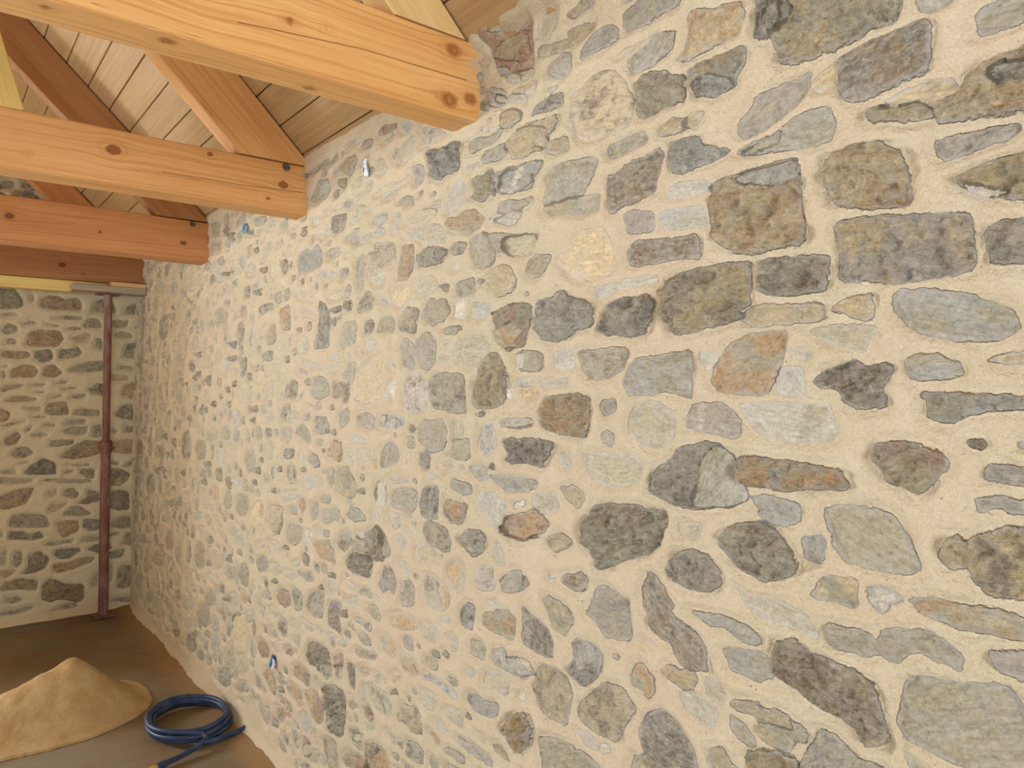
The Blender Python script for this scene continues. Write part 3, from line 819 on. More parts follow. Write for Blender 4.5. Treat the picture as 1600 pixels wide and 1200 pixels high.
gl0 4324,1849 4372,1826 4446,1845 4458,1886 4425,1913 4346,1896
gt0 4158,1848 4209,1842 4255,1853 4249,1880 4229,1897 4167,1887 4138,1870
gd0 3790,1833 3851,1834 3885,1852 3875,1885 3806,1881 3768,1862
bk0 3451,1824 3478,1809 3501,1829 3499,1881 3473,1895 3452,1874
ty0 4697,1855 4769,1851 4857,1860 4869,1882 4867,1908 4777,1906 4686,1898 4662,1874
gk0 3502,2351 3528,2350 3552,2360 3553,2381 3539,2389 3510,2383 3499,2369
gt0 5242,2140 5324,2138 5351,2175 5347,2222 5270,2221 5232,2189
gt0 4262,2217 4294,2207 4344,2218 4356,2250 4325,2260 4280,2248
ty0 4400,2201 4419,2192 4470,2196 4497,2207 4496,2225 4480,2233 4435,2230 4404,2221
gt0 4530,1840 4548,1811 4602,1810 4622,1840 4630,1889 4604,1907 4561,1907 4534,1890
gd0 5328,1791 5354,1768 5426,1773 5466,1789 5462,1826 5408,1832 5344,1824
gk0 4913,1785 4937,1775 4998,1774 5029,1786 5028,1810 4998,1819 4938,1819 4900,1809
tg0 4102,1749 4124,1733 4172,1738 4185,1761 4182,1793 4152,1800 4107,1799 4098,1776
bs0 3798,1689 3842,1686 3869,1712 3859,1767 3814,1764 3788,1739
gt0 3907,1765 3933,1752 3996,1760 4030,1773 4026,1799 3985,1808 3920,1800 3888,1787
gk0 5380,1686 5410,1666 5493,1671 5539,1682 5530,1711 5477,1718 5408,1712
tg0 4657,1777 4702,1761 4771,1775 4779,1810 4730,1819 4658,1813
yt0 4947,1667 5094,1662 5177,1692 5131,1739 4975,1745 4913,1711
gt0 4599,1712 4620,1695 4663,1701 4686,1713 4688,1744 4667,1757 4628,1757 4601,1747
gk0 5478,1591 5536,1571 5661,1582 5701,1612 5617,1628 5476,1623
gt0 5245,1584 5300,1574 5372,1580 5388,1604 5374,1630 5311,1636 5241,1630 5232,1607
gk0 4954,1574 4991,1565 5034,1573 5048,1598 5024,1613 4972,1611 4941,1600
gk0 4491,1590 4503,1576 4544,1573 4567,1586 4561,1612 4528,1618 4488,1614
bs0 4352,1594 4382,1578 4432,1587 4448,1620 4427,1643 4375,1643 4348,1628
od0 3911,1631 3934,1617 3975,1625 3980,1653 3954,1668 3910,1659
gk0 3573,1569 3600,1560 3639,1553 3648,1588 3652,1638 3625,1649 3592,1641 3573,1621
tg0 4085,1555 4168,1546 4226,1562 4216,1600 4134,1610 4083,1593
gd0 3455,1559 3477,1556 3493,1567 3492,1603 3482,1620 3460,1615 3453,1592
gt0 4734,1641 4747,1619 4811,1616 4861,1623 4882,1647 4853,1665 4800,1673 4742,1668
kk0 5503,1493 5532,1483 5601,1479 5659,1481 5669,1495 5649,1506 5580,1509 5519,1508
gt0 5007,1479 5068,1467 5176,1470 5226,1480 5232,1506 5165,1519 5042,1516 5002,1502
gk0 5670,1390 5699,1367 5764,1352 5813,1366 5814,1411 5789,1435 5722,1451 5678,1433
gk0 3889,1470 3904,1455 3944,1451 3978,1454 3992,1470 3980,1487 3939,1489 3903,1487
gt0 4923,1375 5039,1367 5100,1390 5053,1427 4940,1441 4898,1413
gs0 4753,1414 4774,1390 4838,1394 4860,1424 4826,1443 4762,1445
gt0 4584,1448 4607,1437 4653,1437 4680,1449 4676,1480 4640,1486 4591,1490 4581,1472
gt0 5114,1302 5250,1284 5343,1302 5328,1356 5179,1368 5092,1350
gk0 5374,1224 5410,1179 5484,1162 5526,1197 5520,1276 5469,1302 5401,1291
gd1 4458,1251 4519,1217 4624,1210 4649,1274 4628,1348 4522,1373 4452,1340
tg1 4149,1280 4181,1234 4330,1219 4383,1270 4316,1317 4185,1322
gk0 3793,1353 3882,1351 3934,1373 3894,1414 3816,1422 3771,1399
bk0 3640,1362 3694,1350 3744,1357 3737,1395 3681,1405 3633,1397
gk0 3493,1365 3517,1354 3553,1358 3565,1374 3558,1398 3536,1412 3494,1410 3480,1390
gd0 5197,1179 5273,1160 5332,1177 5316,1231 5237,1243 5195,1224
gk0 5069,1204 5084,1169 5141,1158 5186,1168 5196,1220 5171,1253 5115,1263 5075,1251
gd0 4835,1195 4854,1176 4900,1171 4923,1185 4926,1220 4903,1235 4859,1246 4843,1226
tg1 3422,1217 3511,1214 3547,1246 3539,1310 3446,1318 3409,1281
gs0 3847,1256 3873,1221 3950,1213 3997,1227 4002,1276 3950,1302 3877,1289
gk0 3659,1233 3672,1215 3710,1209 3739,1214 3735,1244 3723,1262 3684,1272 3663,1260
gt0 4279,1413 4369,1407 4438,1412 4445,1439 4407,1456 4310,1457 4274,1442
rk0 5666,1159 5762,1150 5832,1160 5831,1215 5781,1249 5670,1245 5634,1207
ty0 4086,1424 4097,1399 4144,1398 4163,1419 4157,1456 4140,1474 4101,1474 4082,1458
gs0 3684,1302 3761,1289 3830,1293 3818,1313 3736,1323 3673,1319
ty0 4277,1357 4327,1351 4373,1354 4385,1375 4363,1391 4293,1394 4267,1380
gk1 5325,928 5452,897 5538,919 5543,997 5459,1035 5320,1040 5279,988
gk0 5685,954 5734,924 5862,912 5891,950 5834,981 5711,989
tg0 4924,945 5006,933 5051,948 5058,995 5009,1018 4931,1021 4917,986
gk0 5282,1076 5329,1063 5386,1068 5402,1086 5379,1103 5311,1105 5283,1097
gt0 4726,1065 4759,1050 4805,1051 4831,1067 4828,1110 4799,1132 4743,1132 4729,1106
gk0 4382,1061 4419,1046 4459,1052 4455,1086 4416,1103 4384,1091
gk0 4271,1075 4315,1064 4344,1072 4343,1093 4301,1103 4267,1098
gk0 4007,1135 4030,1126 4052,1132 4056,1148 4048,1160 4017,1163 4005,1153
bs0 3601,1154 3627,1138 3701,1128 3739,1135 3734,1155 3693,1170 3628,1168
oy0 3955,1047 3997,1031 4050,1033 4057,1072 4039,1103 3979,1103 3948,1088
gs0 4126,990 4150,968 4198,963 4223,982 4223,1033 4193,1052 4145,1058 4128,1035
gt1 3746,1051 3771,1021 3835,1004 3874,1023 3858,1072 3817,1089 3760,1090
tg1 3510,1033 3551,1009 3644,992 3687,1012 3679,1061 3635,1090 3537,1099 3497,1079
gt0 4295,979 4311,959 4363,954 4387,968 4378,998 4335,1008 4296,1007
ty0 4422,980 4465,964 4542,955 4574,968 4568,998 4484,1012 4432,1006
gk0 5368,738 5389,700 5450,693 5472,725 5469,783 5420,802 5374,794
gd0 5179,752 5240,737 5274,750 5279,784 5246,804 5180,813 5169,785
gk0 5596,711 5650,692 5708,696 5712,746 5658,763 5603,760
gt0 4929,795 4985,778 5039,780 5038,821 4975,834 4927,831
gk0 4529,857 4569,846 4599,850 4598,869 4583,884 4538,888 4528,876
bs0 4255,895 4345,879 4413,876 4391,895 4295,911 4225,914
gk0 4072,888 4120,876 4159,879 4156,906 4104,917 4071,912
ty0 3872,843 3911,832 3957,829 3978,850 3964,886 3928,898 3881,903 3871,878
gt0 3679,904 3697,881 3749,873 3781,880 3776,913 3739,924 3693,929
bs0 3561,865 3624,850 3677,850 3695,878 3658,901 3590,909 3562,897
gk0 4366,780 4396,768 4442,756 4459,775 4462,812 4431,826 4387,832 4370,815
gb0 4581,768 4601,747 4654,740 4681,750 4669,780 4634,799 4586,796
rt0 4808,671 4840,625 4938,605 5021,601 5050,660 4994,703 4897,734 4828,724
gd0 5209,618 5246,587 5337,577 5371,607 5329,642 5226,653
gk0 5555,570 5575,546 5638,528 5681,533 5694,559 5682,585 5614,602 5564,600
gb0 4189,831 4211,814 4287,802 4300,820 4275,838 4204,846
gk0 5800,387 5838,341 5929,318 5941,387 5912,441 5823,446
tg1 5049,509 5235,462 5348,471 5307,532 5124,573 5020,566
gt0 4644,605 4681,565 4753,566 4782,598 4763,654 4701,691 4647,675
gk0 4436,649 4477,610 4542,614 4547,688 4508,731 4449,716
gt1 4199,662 4247,626 4333,614 4384,634 4367,708 4323,742 4242,754 4210,726
gk0 3825,758 3839,740 3869,733 3885,746 3883,781 3869,799 3838,806 3823,791
tg0 3888,693 3964,672 4057,657 4061,702 4025,736 3922,757 3882,738
gk0 3707,697 3716,665 3767,652 3817,644 3820,680 3816,713 3761,725 3713,730
gd0 3640,687 3655,665 3687,654 3700,683 3691,726 3662,748 3644,728
gd1 3490,695 3542,670 3598,675 3627,711 3597,751 3520,764 3491,743
tg0 5485,373 5542,349 5618,340 5649,375 5622,429 5561,456 5486,458 5461,422
yt0 4414,525 4482,489 4565,493 4569,536 4497,565 4414,568
gt0 5659,235 5728,200 5848,185 5906,202 5871,257 5802,289 5684,308 5634,288
gt0 4608,471 4647,448 4739,427 4811,418 4830,443 4778,468 4679,495 4626,493
gb0 5365,203 5427,177 5543,155 5585,161 5577,188 5525,213 5416,232 5361,232
gb0 5150,211 5280,178 5382,162 5374,191 5229,226 5133,239
gs0 4412,364 4526,337 4609,326 4614,360 4549,389 4430,415 4379,404
gt1 4006,487 4071,461 4169,444 4180,479 4138,512 4030,533 3986,523
tg1 4088,367 4170,322 4282,316 4306,365 4256,409 4140,444 4090,424
gd0 3821,470 3844,430 3889,427 3901,477 3881,518 3831,530
oo0 3528,606 3549,587 3593,583 3616,587 3611,613 3594,629 3552,639 3528,633
tg0 3656,544 3695,525 3750,517 3765,535 3771,567 3735,590 3672,599 3653,580
tg1 3594,466 3650,433 3740,421 3750,461 3720,496 3628,516 3583,508
gk0 4669,154 4781,123 4835,123 4813,151 4705,181 4656,180
gs0 4428,257 4486,231 4563,222 4570,244 4516,267 4428,285
gb0 3955,343 4027,327 4070,346 4033,393 3958,411 3929,386
gk1 4340,179 4362,141 4453,109 4517,107 4545,142 4510,183 4418,212 4354,216
kd0 4204,148 4222,127 4289,110 4318,113 4330,134 4305,156 4234,176 4201,174
gd0 4065,154 4090,138 4133,124 4158,124 4164,143 4140,158 4096,177 4068,175
gk0 3876,217 3897,195 3934,190 3944,213 3927,236 3886,242
kk0 3776,206 3786,197 3805,188 3812,195 3815,209 3805,218 3787,225 3778,221
gd0 3649,205 3693,182 3724,186 3723,211 3678,233 3645,232
gk1 3750,147 3806,110 3910,89 3952,98 3937,142 3882,176 3780,200 3737,191
gk0 3472,207 3516,182 3624,145 3671,143 3658,167 3578,199 3494,218
gt0 3669,278 3716,231 3807,207 3855,237 3811,291 3712,308
gt0 3506,273 3556,244 3631,228 3640,269 3624,310 3534,337 3490,325
gk0 3743,399 3777,365 3825,371 3838,429 3818,476 3762,494 3733,467
yt0 3521,446 3558,404 3655,380 3716,384 3724,444 3684,491 3578,514 3518,508
bs0 3928,259 3995,228 4052,229 4079,271 4031,307 3949,333 3916,311
gd0 3402,392 3436,358 3480,366 3475,425 3440,452 3406,443
gk0 4674,154 4690,137 4748,115 4800,109 4808,123 4796,139 4737,159 4691,164
gk0 4317,293 4350,278 4399,270 4402,288 4382,303 4339,314 4312,313
gt0 3433,528 3513,508 3550,523 3524,562 3451,589 3419,570
gt0 3704,303 3766,285 3785,306 3764,337 3704,356 3688,334
gb0 4819,185 4899,158 4959,155 4959,184 4883,209 4830,211
gs0 5042,173 5121,149 5236,118 5298,116 5281,145 5223,170 5106,197 5069,192
od0 3397,496 3409,477 3434,459 3453,466 3459,490 3452,511 3424,524 3403,521
og0 2298,623 2330,608 2352,609 2360,624 2337,639 2297,650 2283,641
gd1 2215,391 2234,376 2266,363 2282,365 2280,382 2254,399 2220,407
gt0 2252,448 2269,435 2297,427 2305,443 2291,459 2261,475 2247,468
gt0 2337,382 2357,370 2400,355 2417,356 2405,371 2379,383 2341,397 2326,396
tg0 2770,174 2793,153 2849,134 2856,153 2833,176 2773,195
og0 2708,171 2713,157 2756,137 2783,133 2795,141 2782,156 2744,175 2719,178
kd0 2787,112 2808,99 2860,79 2877,79 2864,94 2816,114 2789,121
gt0 2605,196 2628,178 2679,162 2691,171 2663,189 2612,207
gk0 2919,169 2953,152 2975,152 2971,171 2956,186 2923,192 2905,188
gk0 2211,628 2223,616 2240,612 2248,627 2237,640 2219,643
gk0 2592,357 2602,344 2626,332 2642,332 2650,346 2636,359 2612,372 2598,370
gt1 1541,2586 1551,2584 1571,2591 1580,2599 1582,2609 1575,2612 1556,2607 1544,2598
gk0 1536,2555 1552,2560 1565,2567 1565,2576 1558,2578 1539,2571 1531,2562
rt1 1451,2591 1471,2596 1509,2612 1528,2624 1526,2631 1507,2628 1467,2610 1451,2599
mt1 1640,2459 1656,2460 1679,2470 1682,2486 1672,2490 1649,2483 1637,2472
gb0 1473,2404 1506,2413 1524,2426 1515,2434 1483,2425 1467,2413
ty0 1605,2499 1616,2499 1633,2504 1649,2511 1654,2519 1644,2519 1625,2514 1613,2507
gt1 1623,2431 1631,2426 1663,2435 1683,2445 1677,2453 1660,2451 1633,2441
bl0 1517,2447 1526,2445 1545,2449 1561,2457 1564,2465 1561,2470 1540,2465 1522,2456
gt0 1446,2344 1470,2349 1506,2361 1525,2371 1520,2379 1494,2373 1454,2360 1439,2350
gk1 1605,2371 1627,2375 1642,2385 1641,2398 1630,2401 1608,2393 1602,2382
gt0 1531,2369 1549,2374 1568,2381 1569,2390 1561,2393 1538,2386 1532,2379"""
STONES_BACK = """gd1 -889,2172 -821,2293 -760,2309 -705,2218 -696,2165 -767,2149 -871,2142
od1 -601,2215 -560,2251 -504,2256 -456,2237 -379,2255 -345,2213 -349,2168 -455,2166 -521,2161 -587,2173
gd1 -280,2161 -271,2229 -221,2256 -160,2249 -133,2160
gd1 -91,2162 -56,2223 -3,2244 24,2205 25,2158
gd0 -810,2104 -767,2133 -713,2110 -766,2096
gd0 -695,2058 -659,2076 -613,2068 -622,2051 -686,2048
gd0 -530,2100 -455,2127 -339,2123 -348,2100 -473,2093
gd0 -567,2065 -482,2059 -492,2042 -548,2050
gd1 -818,1998 -775,2053 -730,2034 -721,2003 -783,1978
gd0 -444,2028 -406,2052 -347,2045 -367,2027
go1 -337,2045 -309,2114 -249,2118 -218,2051
go1 -167,2054 -168,2100 -117,2115 -85,2105 -54,2118 -64,2066 -116,2057
oo1 -671,1908 -653,1996 -603,2020 -472,2016 -457,1961 -499,1904 -611,1905
oy0 -414,1974 -317,2012 -287,1997 -306,1945 -365,1943
kg0 -261,1913 -267,1981 -217,1972 -216,1892
oy1 -156,2009 -95,2035 -31,2015 -26,1992 -83,1984
gd0 -791,1914 -782,1947 -729,1949 -733,1917
bk0 -879,2922 -879,2974 -776,3003 -745,2993 -749,2960 -801,2941
bk0 -687,2987 -660,3013 -624,2998 -632,2954 -669,2964
kk0 -748,2897 -722,2939 -651,2956 -605,2921 -604,2884 -713,2882
gk0 -861,2868 -827,2921 -792,2906 -801,2873
gd0 -651,2222 -638,2256 -629,2224 -642,2212
oo1 -816,1839 -791,1872 -656,1866 -647,1834 -710,1816 -790,1824
kg1 -624,1823 -625,1872 -537,1886 -518,1848 -527,1815 -582,1797
gk1 -479,1827 -471,1894 -413,1891 -375,1914 -345,1876 -364,1842 -432,1829
gk1 -81,1850 -62,1944 12,1959 14,1853 -50,1840
gk1 -431,1740 -373,1786 -295,1810 -214,1818 -213,1744 -313,1736
gd0 -111,1757 -101,1792 -17,1782 -22,1747
go0 -161,1681 -152,1722 -48,1717 -47,1682 -110,1670
oo1 -762,1691 -754,1745 -692,1778 -628,1774 -605,1737 -627,1693 -709,1692
od1 -581,1704 -563,1770 -507,1783 -464,1728 -506,1694
gd0 -815,1691 -815,1733 -789,1734 -789,1680
gk0 -816,1765 -772,1777 -789,1755
gk1 -805,1595 -797,1627 -726,1649 -681,1644 -708,1622 -761,1611
gd0 -663,1644 -599,1660 -557,1650 -580,1628 -645,1633
gd0 -506,1650 -459,1678 -420,1673 -439,1651
gd0 -467,1628 -361,1634 -390,1612 -448,1606
gd0 -644,1595 -561,1606 -580,1584
gk1 -307,1617 -262,1652 -212,1652 -211,1566 -271,1578
oy1 -87,1583 -57,1653 17,1665 19,1548 -24,1542
gd0 -542,1545 -495,1578 -448,1572 -504,1551
oy1 -787,1531 -761,1563 -680,1568 -607,1551 -616,1535 -725,1525
gd0 -409,1550 -390,1578 -311,1583 -331,1544
gd0 -680,1492 -588,1496 -583,1463 -643,1470
od1 -560,1463 -542,1518 -437,1528 -417,1438 -494,1434 -541,1440
gd1 -388,1437 -379,1471 -310,1476 -230,1463 -229,1423 -309,1425
dg1 -127,1427 -96,1490 -34,1513 4,1489 6,1383 -53,1396
oy1 -848,1468 -813,1488 -760,1455 -768,1413 -812,1392 -847,1404
gd0 -642,1421 -606,1436 -541,1424 -596,1414
gd0 -803,1371 -741,1396 -665,1394 -723,1379 -777,1365
gd0 -568,1364 -540,1380 -493,1373 -502,1351
gd0 -445,1372 -407,1404 -309,1402 -318,1368 -397,1359
gb1 -463,1316 -416,1348 -303,1351 -307,1300 -386,1291
gk1 -272,1275 -268,1355 -218,1365 -217,1273
gd0 -156,1306 -146,1340 -109,1316 -125,1293
rd0 -73,1303 -63,1349 1,1342 -9,1289
od1 -793,1247 -776,1295 -714,1330 -695,1292 -722,1244 -775,1236
gd0 -641,1301 -577,1320 -539,1302 -585,1282
gd1 -538,1225 -520,1263 -385,1257 -395,1229 -472,1216
od1 -471,1149 -442,1170 -375,1223 -317,1254 -216,1244 -215,1158 -285,1139 -374,1121 -442,1131
oy1 -164,1167 -154,1224 -82,1245 3,1247 -1,1147 -81,1145
gd1 -753,1175 -722,1217 -668,1225 -621,1179 -667,1149 -730,1152
gd0 -669,1334 -633,1366 -641,1344 -660,1323
kb2 -679,1035 -639,1093 -593,1123 -565,1143 -499,1100 -488,1027 -536,1025
gd0 -441,1086 -344,1085 -284,1087 -284,1070 -363,1069
gd0 -173,1075 -142,1096 -95,1082 -100,1059
gd0 -63,1050 -37,1078 -6,1088 -10,1047
gd0 -450,1025 -422,1056 -383,1042 -412,1022
gd0 -809,1066 -729,1077 -715,1038 -809,1044
gd1 -343,1023 -334,1051 -254,1045 -258,977 -303,986
go0 -712,1108 -676,1128 -648,1115 -693,1101
gd0 -809,1028 -719,1011 -619,998 -637,977 -755,970 -808,980
gd0 -577,978 -554,999 -440,984 -283,973 -272,949 -401,953
od1 -160,940 -162,1039 -79,1034 -20,988 -46,937 -98,906 -139,915
dd1 -158,760 -149,864 -118,884 -23,859 -21,728 -105,731
od1 -859,829 -807,899 -719,935 -619,943 -636,884 -672,832 -771,804
gd0 -548,893 -487,932 -482,881 -524,863
gd1 -448,878 -429,910 -381,918 -351,870 -370,843 -419,853
dd1 -350,807 -301,854 -292,905 -221,870 -220,812 -300,797
oy0 -533,785 -495,815 -418,814 -457,778 -514,756
gd1 -451,732 -399,783 -350,790 -264,724 -339,715
gd1 -761,684 -735,757 -672,766 -551,743 -522,661 -625,662
oy1 -489,691 -348,687 -347,618 -435,572 -474,622
kg1 -323,638 -319,695 -218,673 -217,603 -277,599
gd1 -145,618 -94,683 -9,680 -8,590 -93,600
kd1 -756,601 -752,655 -670,646 -643,620 -578,635 -554,587 -624,579 -715,591
gd0 -336,531 -297,561 -216,562 -216,522 -296,520
gd0 -165,544 -155,572 -82,569 -92,547
ot1 -59,478 -39,558 3,553 5,458
gd0 -567,533 -539,552 -376,559 -386,532 -501,524
dd1 -296,474 -236,501 -143,489 -132,458 -214,428
kk1 -501,468 -472,498 -346,492 -331,467 -404,421 -462,429
gd1 -163,421 -132,440 -53,442 -68,384 -131,382
dd1 -676,349 -640,399 -650,467 -586,502 -524,438 -547,374 -603,349
dd0 -736,424 -723,521 -678,504 -682,427 -713,399
gd0 -803,423 -804,532 -764,537 -776,419
od1 -499,378 -490,388 -394,396 -335,416 -245,409 -264,377 -363,346 -480,324
od1 -801,260 -784,312 -694,325 -588,297 -592,225 -693,253
od2 -568,165 -559,253 -508,301 -430,243 -312,223 -306,141 -330,99 -449,143 -515,133
gd1 -97,164 -99,294 -67,319 -4,316 -6,161 -54,145
gd0 -272,240 -223,302 -221,196 -252,190
gd0 -774,174 -774,212 -702,205 -674,173 -729,160
gd0 -800,108 -728,116 -619,129 -609,105 -719,82 -799,86
gd0 -515,65 -448,87 -350,103 -340,67 -428,60
dd0 -147,66 -106,83 11,80 12,38
od0 -802,358 -802,396 -713,388 -749,350 -775,338
gd0 -805,618 -805,662 -787,649 -791,617
go0 -170,211 -151,338 -120,333 -129,216"""


def parse(txt):
    out = []
    for ln in txt.split('\n'):
        f = ln.split()
        if len(f) < 4: continue
        pts = np.array([[int(v) for v in p.split(',')] for p in f[1:]], np.float64) / 1000.0
        out.append([f[0][0], f[0][1], int(f[0][2]), pts])
    return out


def chaikin(p, n=1, w=0.2):
    for _ in range(n):
        q = np.roll(p, -1, 0)
        p = np.stack([p * (1 - w) + q * w, p * w + q * (1 - w)], 1).reshape(-1, 2)
    return p


def poly_sd(X, Y, P):
    """signed distance, positive inside"""
    d = np.full(X.shape, 1e9)
    ins = np.zeros(X.shape, bool)
    n = len(P)
    for i in range(n):
        x0, y0 = P[i]
        x1, y1 = P[(i + 1) % n]
        ex, ey = x1 - x0, y1 - y0
        L = ex * ex + ey * ey + 1e-12
        t = np.clip(((X - x0) * ex + (Y - y0) * ey) / L, 0, 1)
        d = np.minimum(d, (X - x0 - t * ex) ** 2 + (Y - y0 - t * ey) ** 2)
        if y0 != y1:
            c = ((y0 > Y) != (y1 > Y)) & (X < (x1 - x0) * (Y - y0) / (y1 - y0) + x0)
            ins ^= c
    d = np.sqrt(d)
    return np.where(ins, d, -d)


def fill_random(stones, us, vs_, ulim, vlim, seen, seed, smin, smax, cols, n, gap=0.018):
    """more rubble of the same kind where the traced stones leave the wall bare, outside the seen part"""
    rnd = random.Random(seed)
    bl = [(p[3].min(0), p[3].max(0)) for p in stones]
    for _ in range(n):
        u, v = rnd.uniform(*ulim), rnd.uniform(*vlim)
        if seen(u, v): continue
        w = rnd.uniform(smin, smax) * (1.0 if rnd.random() < 0.6 else 1.5)
        h = w * rnd.uniform(0.28, 0.75)
        a = np.array([u - w / 2 - gap, v - h / 2 - gap])
        b = np.array([u + w / 2 + gap, v + h / 2 + gap])
        if any((a[0] < q[1][0] and b[0] > q[0][0] and a[1] < q[1][1] and b[1] > q[0][1]) for q in bl): continue
        k = rnd.randint(6, 9)
        th = rnd.uniform(0, 1)
        pts = []
        for i in range(k):
            t = (i + th) / k * 2 * math.pi
            r = rnd.uniform(0.82, 1.08)
            sx = math.copysign(abs(math.cos(t)) ** 0.6, math.cos(t))
            sy = math.copysign(abs(math.sin(t)) ** 0.6, math.sin(t))
            pts.append((u + w / 2 * r * sx, v + h / 2 * r * sy))
        c = rnd.choice(cols)
        stones.append([c, PAIR[c], rnd.choice([0, 1, 1, 2]), np.array(pts)])
        bl.append((a + gap, b - gap))


def build_wall(name, us, vs_, stones, place, mat, seed, relief=1.0, cove=None, flip=False, tone=1.0, grow=lambda u: 0.002):
    """rubble wall: heightfield on the (u, v) grid, stone outlines as a distance field"""
    nu, nv = len(us), len(vs_)
    U, V = np.meshgrid(us, vs_, indexing='ij')
    rs = np.random.RandomState(seed)
    wobx = fbm(U * 32, V * 32, 11, 3) * 0.0045
    woby = fbm(U * 32, V * 32, 31, 3) * 0.0045
    SD = np.full((nu, nv), -0.06)
    C1 = np.zeros((nu, nv, 3), np.float32) + 0.3
    C2 = np.zeros((nu, nv, 3), np.float32) + 0.3
    SUV = np.zeros((nu, nv, 3), np.float32)
    RG = np.zeros((nu, nv), np.float32)
    HS = np.zeros((nu, nv))
    mar = 0.05
    for (a, b, rg, pts) in stones:
        P = chaikin(pts, 1, 0.13)
        lo, hi = P.min(0) - mar, P.max(0) + mar
        i0, i1 = np.searchsorted(us, [lo[0], hi[0]])
        j0, j1 = np.searchsorted(vs_, [lo[1], hi[1]])
        jit = rs.rand(12)
        if i1 <= i0 or j1 <= j0: continue
        sl = (slice(i0, i1), slice(j0, j1))
        u, v = U[sl], V[sl]
        sd = poly_sd(u + wobx[sl], v + woby[sl], P) + grow(u)
        cur = SD[sl]
        win = (sd > cur) | (sd > 0)
        # bedding direction: long axis of the outline
        q = P - P.mean(0)
        ev, evec = np.linalg.eigh(q.T @ q)
        ax = evec[:, 1]
        if ax[0] < 0: ax = -ax
        size = math.sqrt(max(ev[1], 1e-9) / len(P))
        du, dv = u - P[:, 0].mean(), v - P[:, 1].mean()
        s = du * ax[0] + dv * ax[1]
        t = -du * ax[1] + dv * ax[0]
        k = 14.0
        off = jit[0] * 90
        suv = np.stack([s * k + off, t * k + jit[1] * 90, np.full_like(s, jit[2] * 50)], -1)
        # relief of the face
        am = (0.0030, 0.0080, 0.0140)[rg]
        n1 = fbm(s * 26 + off, t * 60 + jit[3] * 40, 3, 5)
        terr = np.floor((fbm(s * 9 + off, t * 17, 5, 4) + n1 * 0.25) * 4.0)
        fr = (fbm(s * 9 + off, t * 17, 5, 4) + n1 * 0.25) * 4.0 - terr
        terr = (terr + sstep(0.0, 0.35, fr)) / 4.0
        lump = 1 - 2 * np.abs(fbm(s * 24 + off, t * 24 + jit[9] * 30, 15, 4))
        face = am * (0.8 * n1 + 1.3 * terr + (0.9 if rg == 2 else 0.35) * lump)
        tilt = (s * (jit[4] - 0.5) + t * (jit[5] - 0.5)) * (0.05 + 0.05 * rg)
        base = -0.0015 + (jit[6] - 0.45) * 0.008 * (1 + 0.5 * rg)
        dome = (0.0015 + 0.002 * rg) * sstep(0, 0.035, sd)
        hs = base + face + np.clip(tilt, -0.008, 0.008) + dome
        br = 0.86 + 0.28 * jit[7]
        ca = np.array(lin(PAL[a])) * br * 1.22 * tone
        cb = np.array(lin(PAL[b])) * (0.9 + 0.2 * jit[8]) * 1.2 * tone
        w3 = win[..., None]
        C1[sl] = np.where(w3, ca, C1[sl])
        C2[sl] = np.where(w3, cb, C2[sl])
        SUV[sl] = np.where(w3, suv, SUV[sl])
        RG[sl] = np.where(win, rg, RG[sl])
        HS[sl] = np.where(win, hs, HS[sl])
        SD[sl] = np.maximum(cur, sd)
    # mortar, brushed back: pillows between stones, long waves
    md = np.clip(-SD, 0, 0.06)
    HM = 0.0095 * sstep(-0.001, 0.022, md) + 0.007 * fbm(U * 8, V * 8, 41, 4) + 0.0022 * fbm(U * 45, V * 45, 51, 4)
    HM = HM + 0.006 * fbm(U * 2.2, V * 2.2, 61, 2)
    HSX = HS + 0.006 * fbm(U * 2.2, V * 2.2, 61, 2)
    m = sstep(-0.002, 0.005, SD + fbm(U * 80, V * 80, 71, 2) * 0.0015)
    H = (HM * (1 - m) + HSX * m) * relief
    H = H - 0.0035 * np.exp(-(SD / 0.003) ** 2) * sstep(-0.1, 0.4, fbm(U * 14, V * 14, 77, 3))
    if cove is not None: H = H + cove(U, V)
    pos = place(U, V, H)
    me = grid_mesh(name, pos, True, flip)
    vattr(me, 'sd', 'FLOAT', SD)
    vattr(me, 'rg', 'FLOAT', RG)
    vattr(me, 'c1', 'FLOAT_COLOR', np.concatenate([C1, np.ones((nu, nv, 1))], -1))
    vattr(me, 'c2', 'FLOAT_COLOR', np.concatenate([C2, np.ones((nu, nv, 1))], -1))
    vattr(me, 'suv', 'FLOAT_VECTOR', SUV)
    o = link(name, me, None, mat)
    return tag(o, kind='structure')


# ------------------------------------------------------------------ the long rubble wall (face on x = 0, seen raking)
mat_wall = wall_material('lime_mortar_rubble', lin((204, 192, 163)), lin((209, 192, 166)), lin((206, 202, 198)))
mat_back = wall_material('lime_mortar_rubble_gable', lin((208, 195, 160)), lin((212, 198, 166)), lin((190, 182, 164)))

us = [-1.6]
while us[-1] < 6.12:
    F = 0.7815 * max(us[-1], 0.15) + 0.749
    us.append(us[-1] + (0.0026 * F if us[-1] > 0.15 else 0.006))
us = np.array(us)
vz = np.arange(-0.03, 2.68, 0.0032)


def seen_right(u, v):
    F = 0.7815 * u + 0.749
    if F < 0.2: return False
    x = -116 + 1760 / F
    y = 612 - 1146 * (v - 1.597) / F
    return x < 1612 and -12 < y < 1212


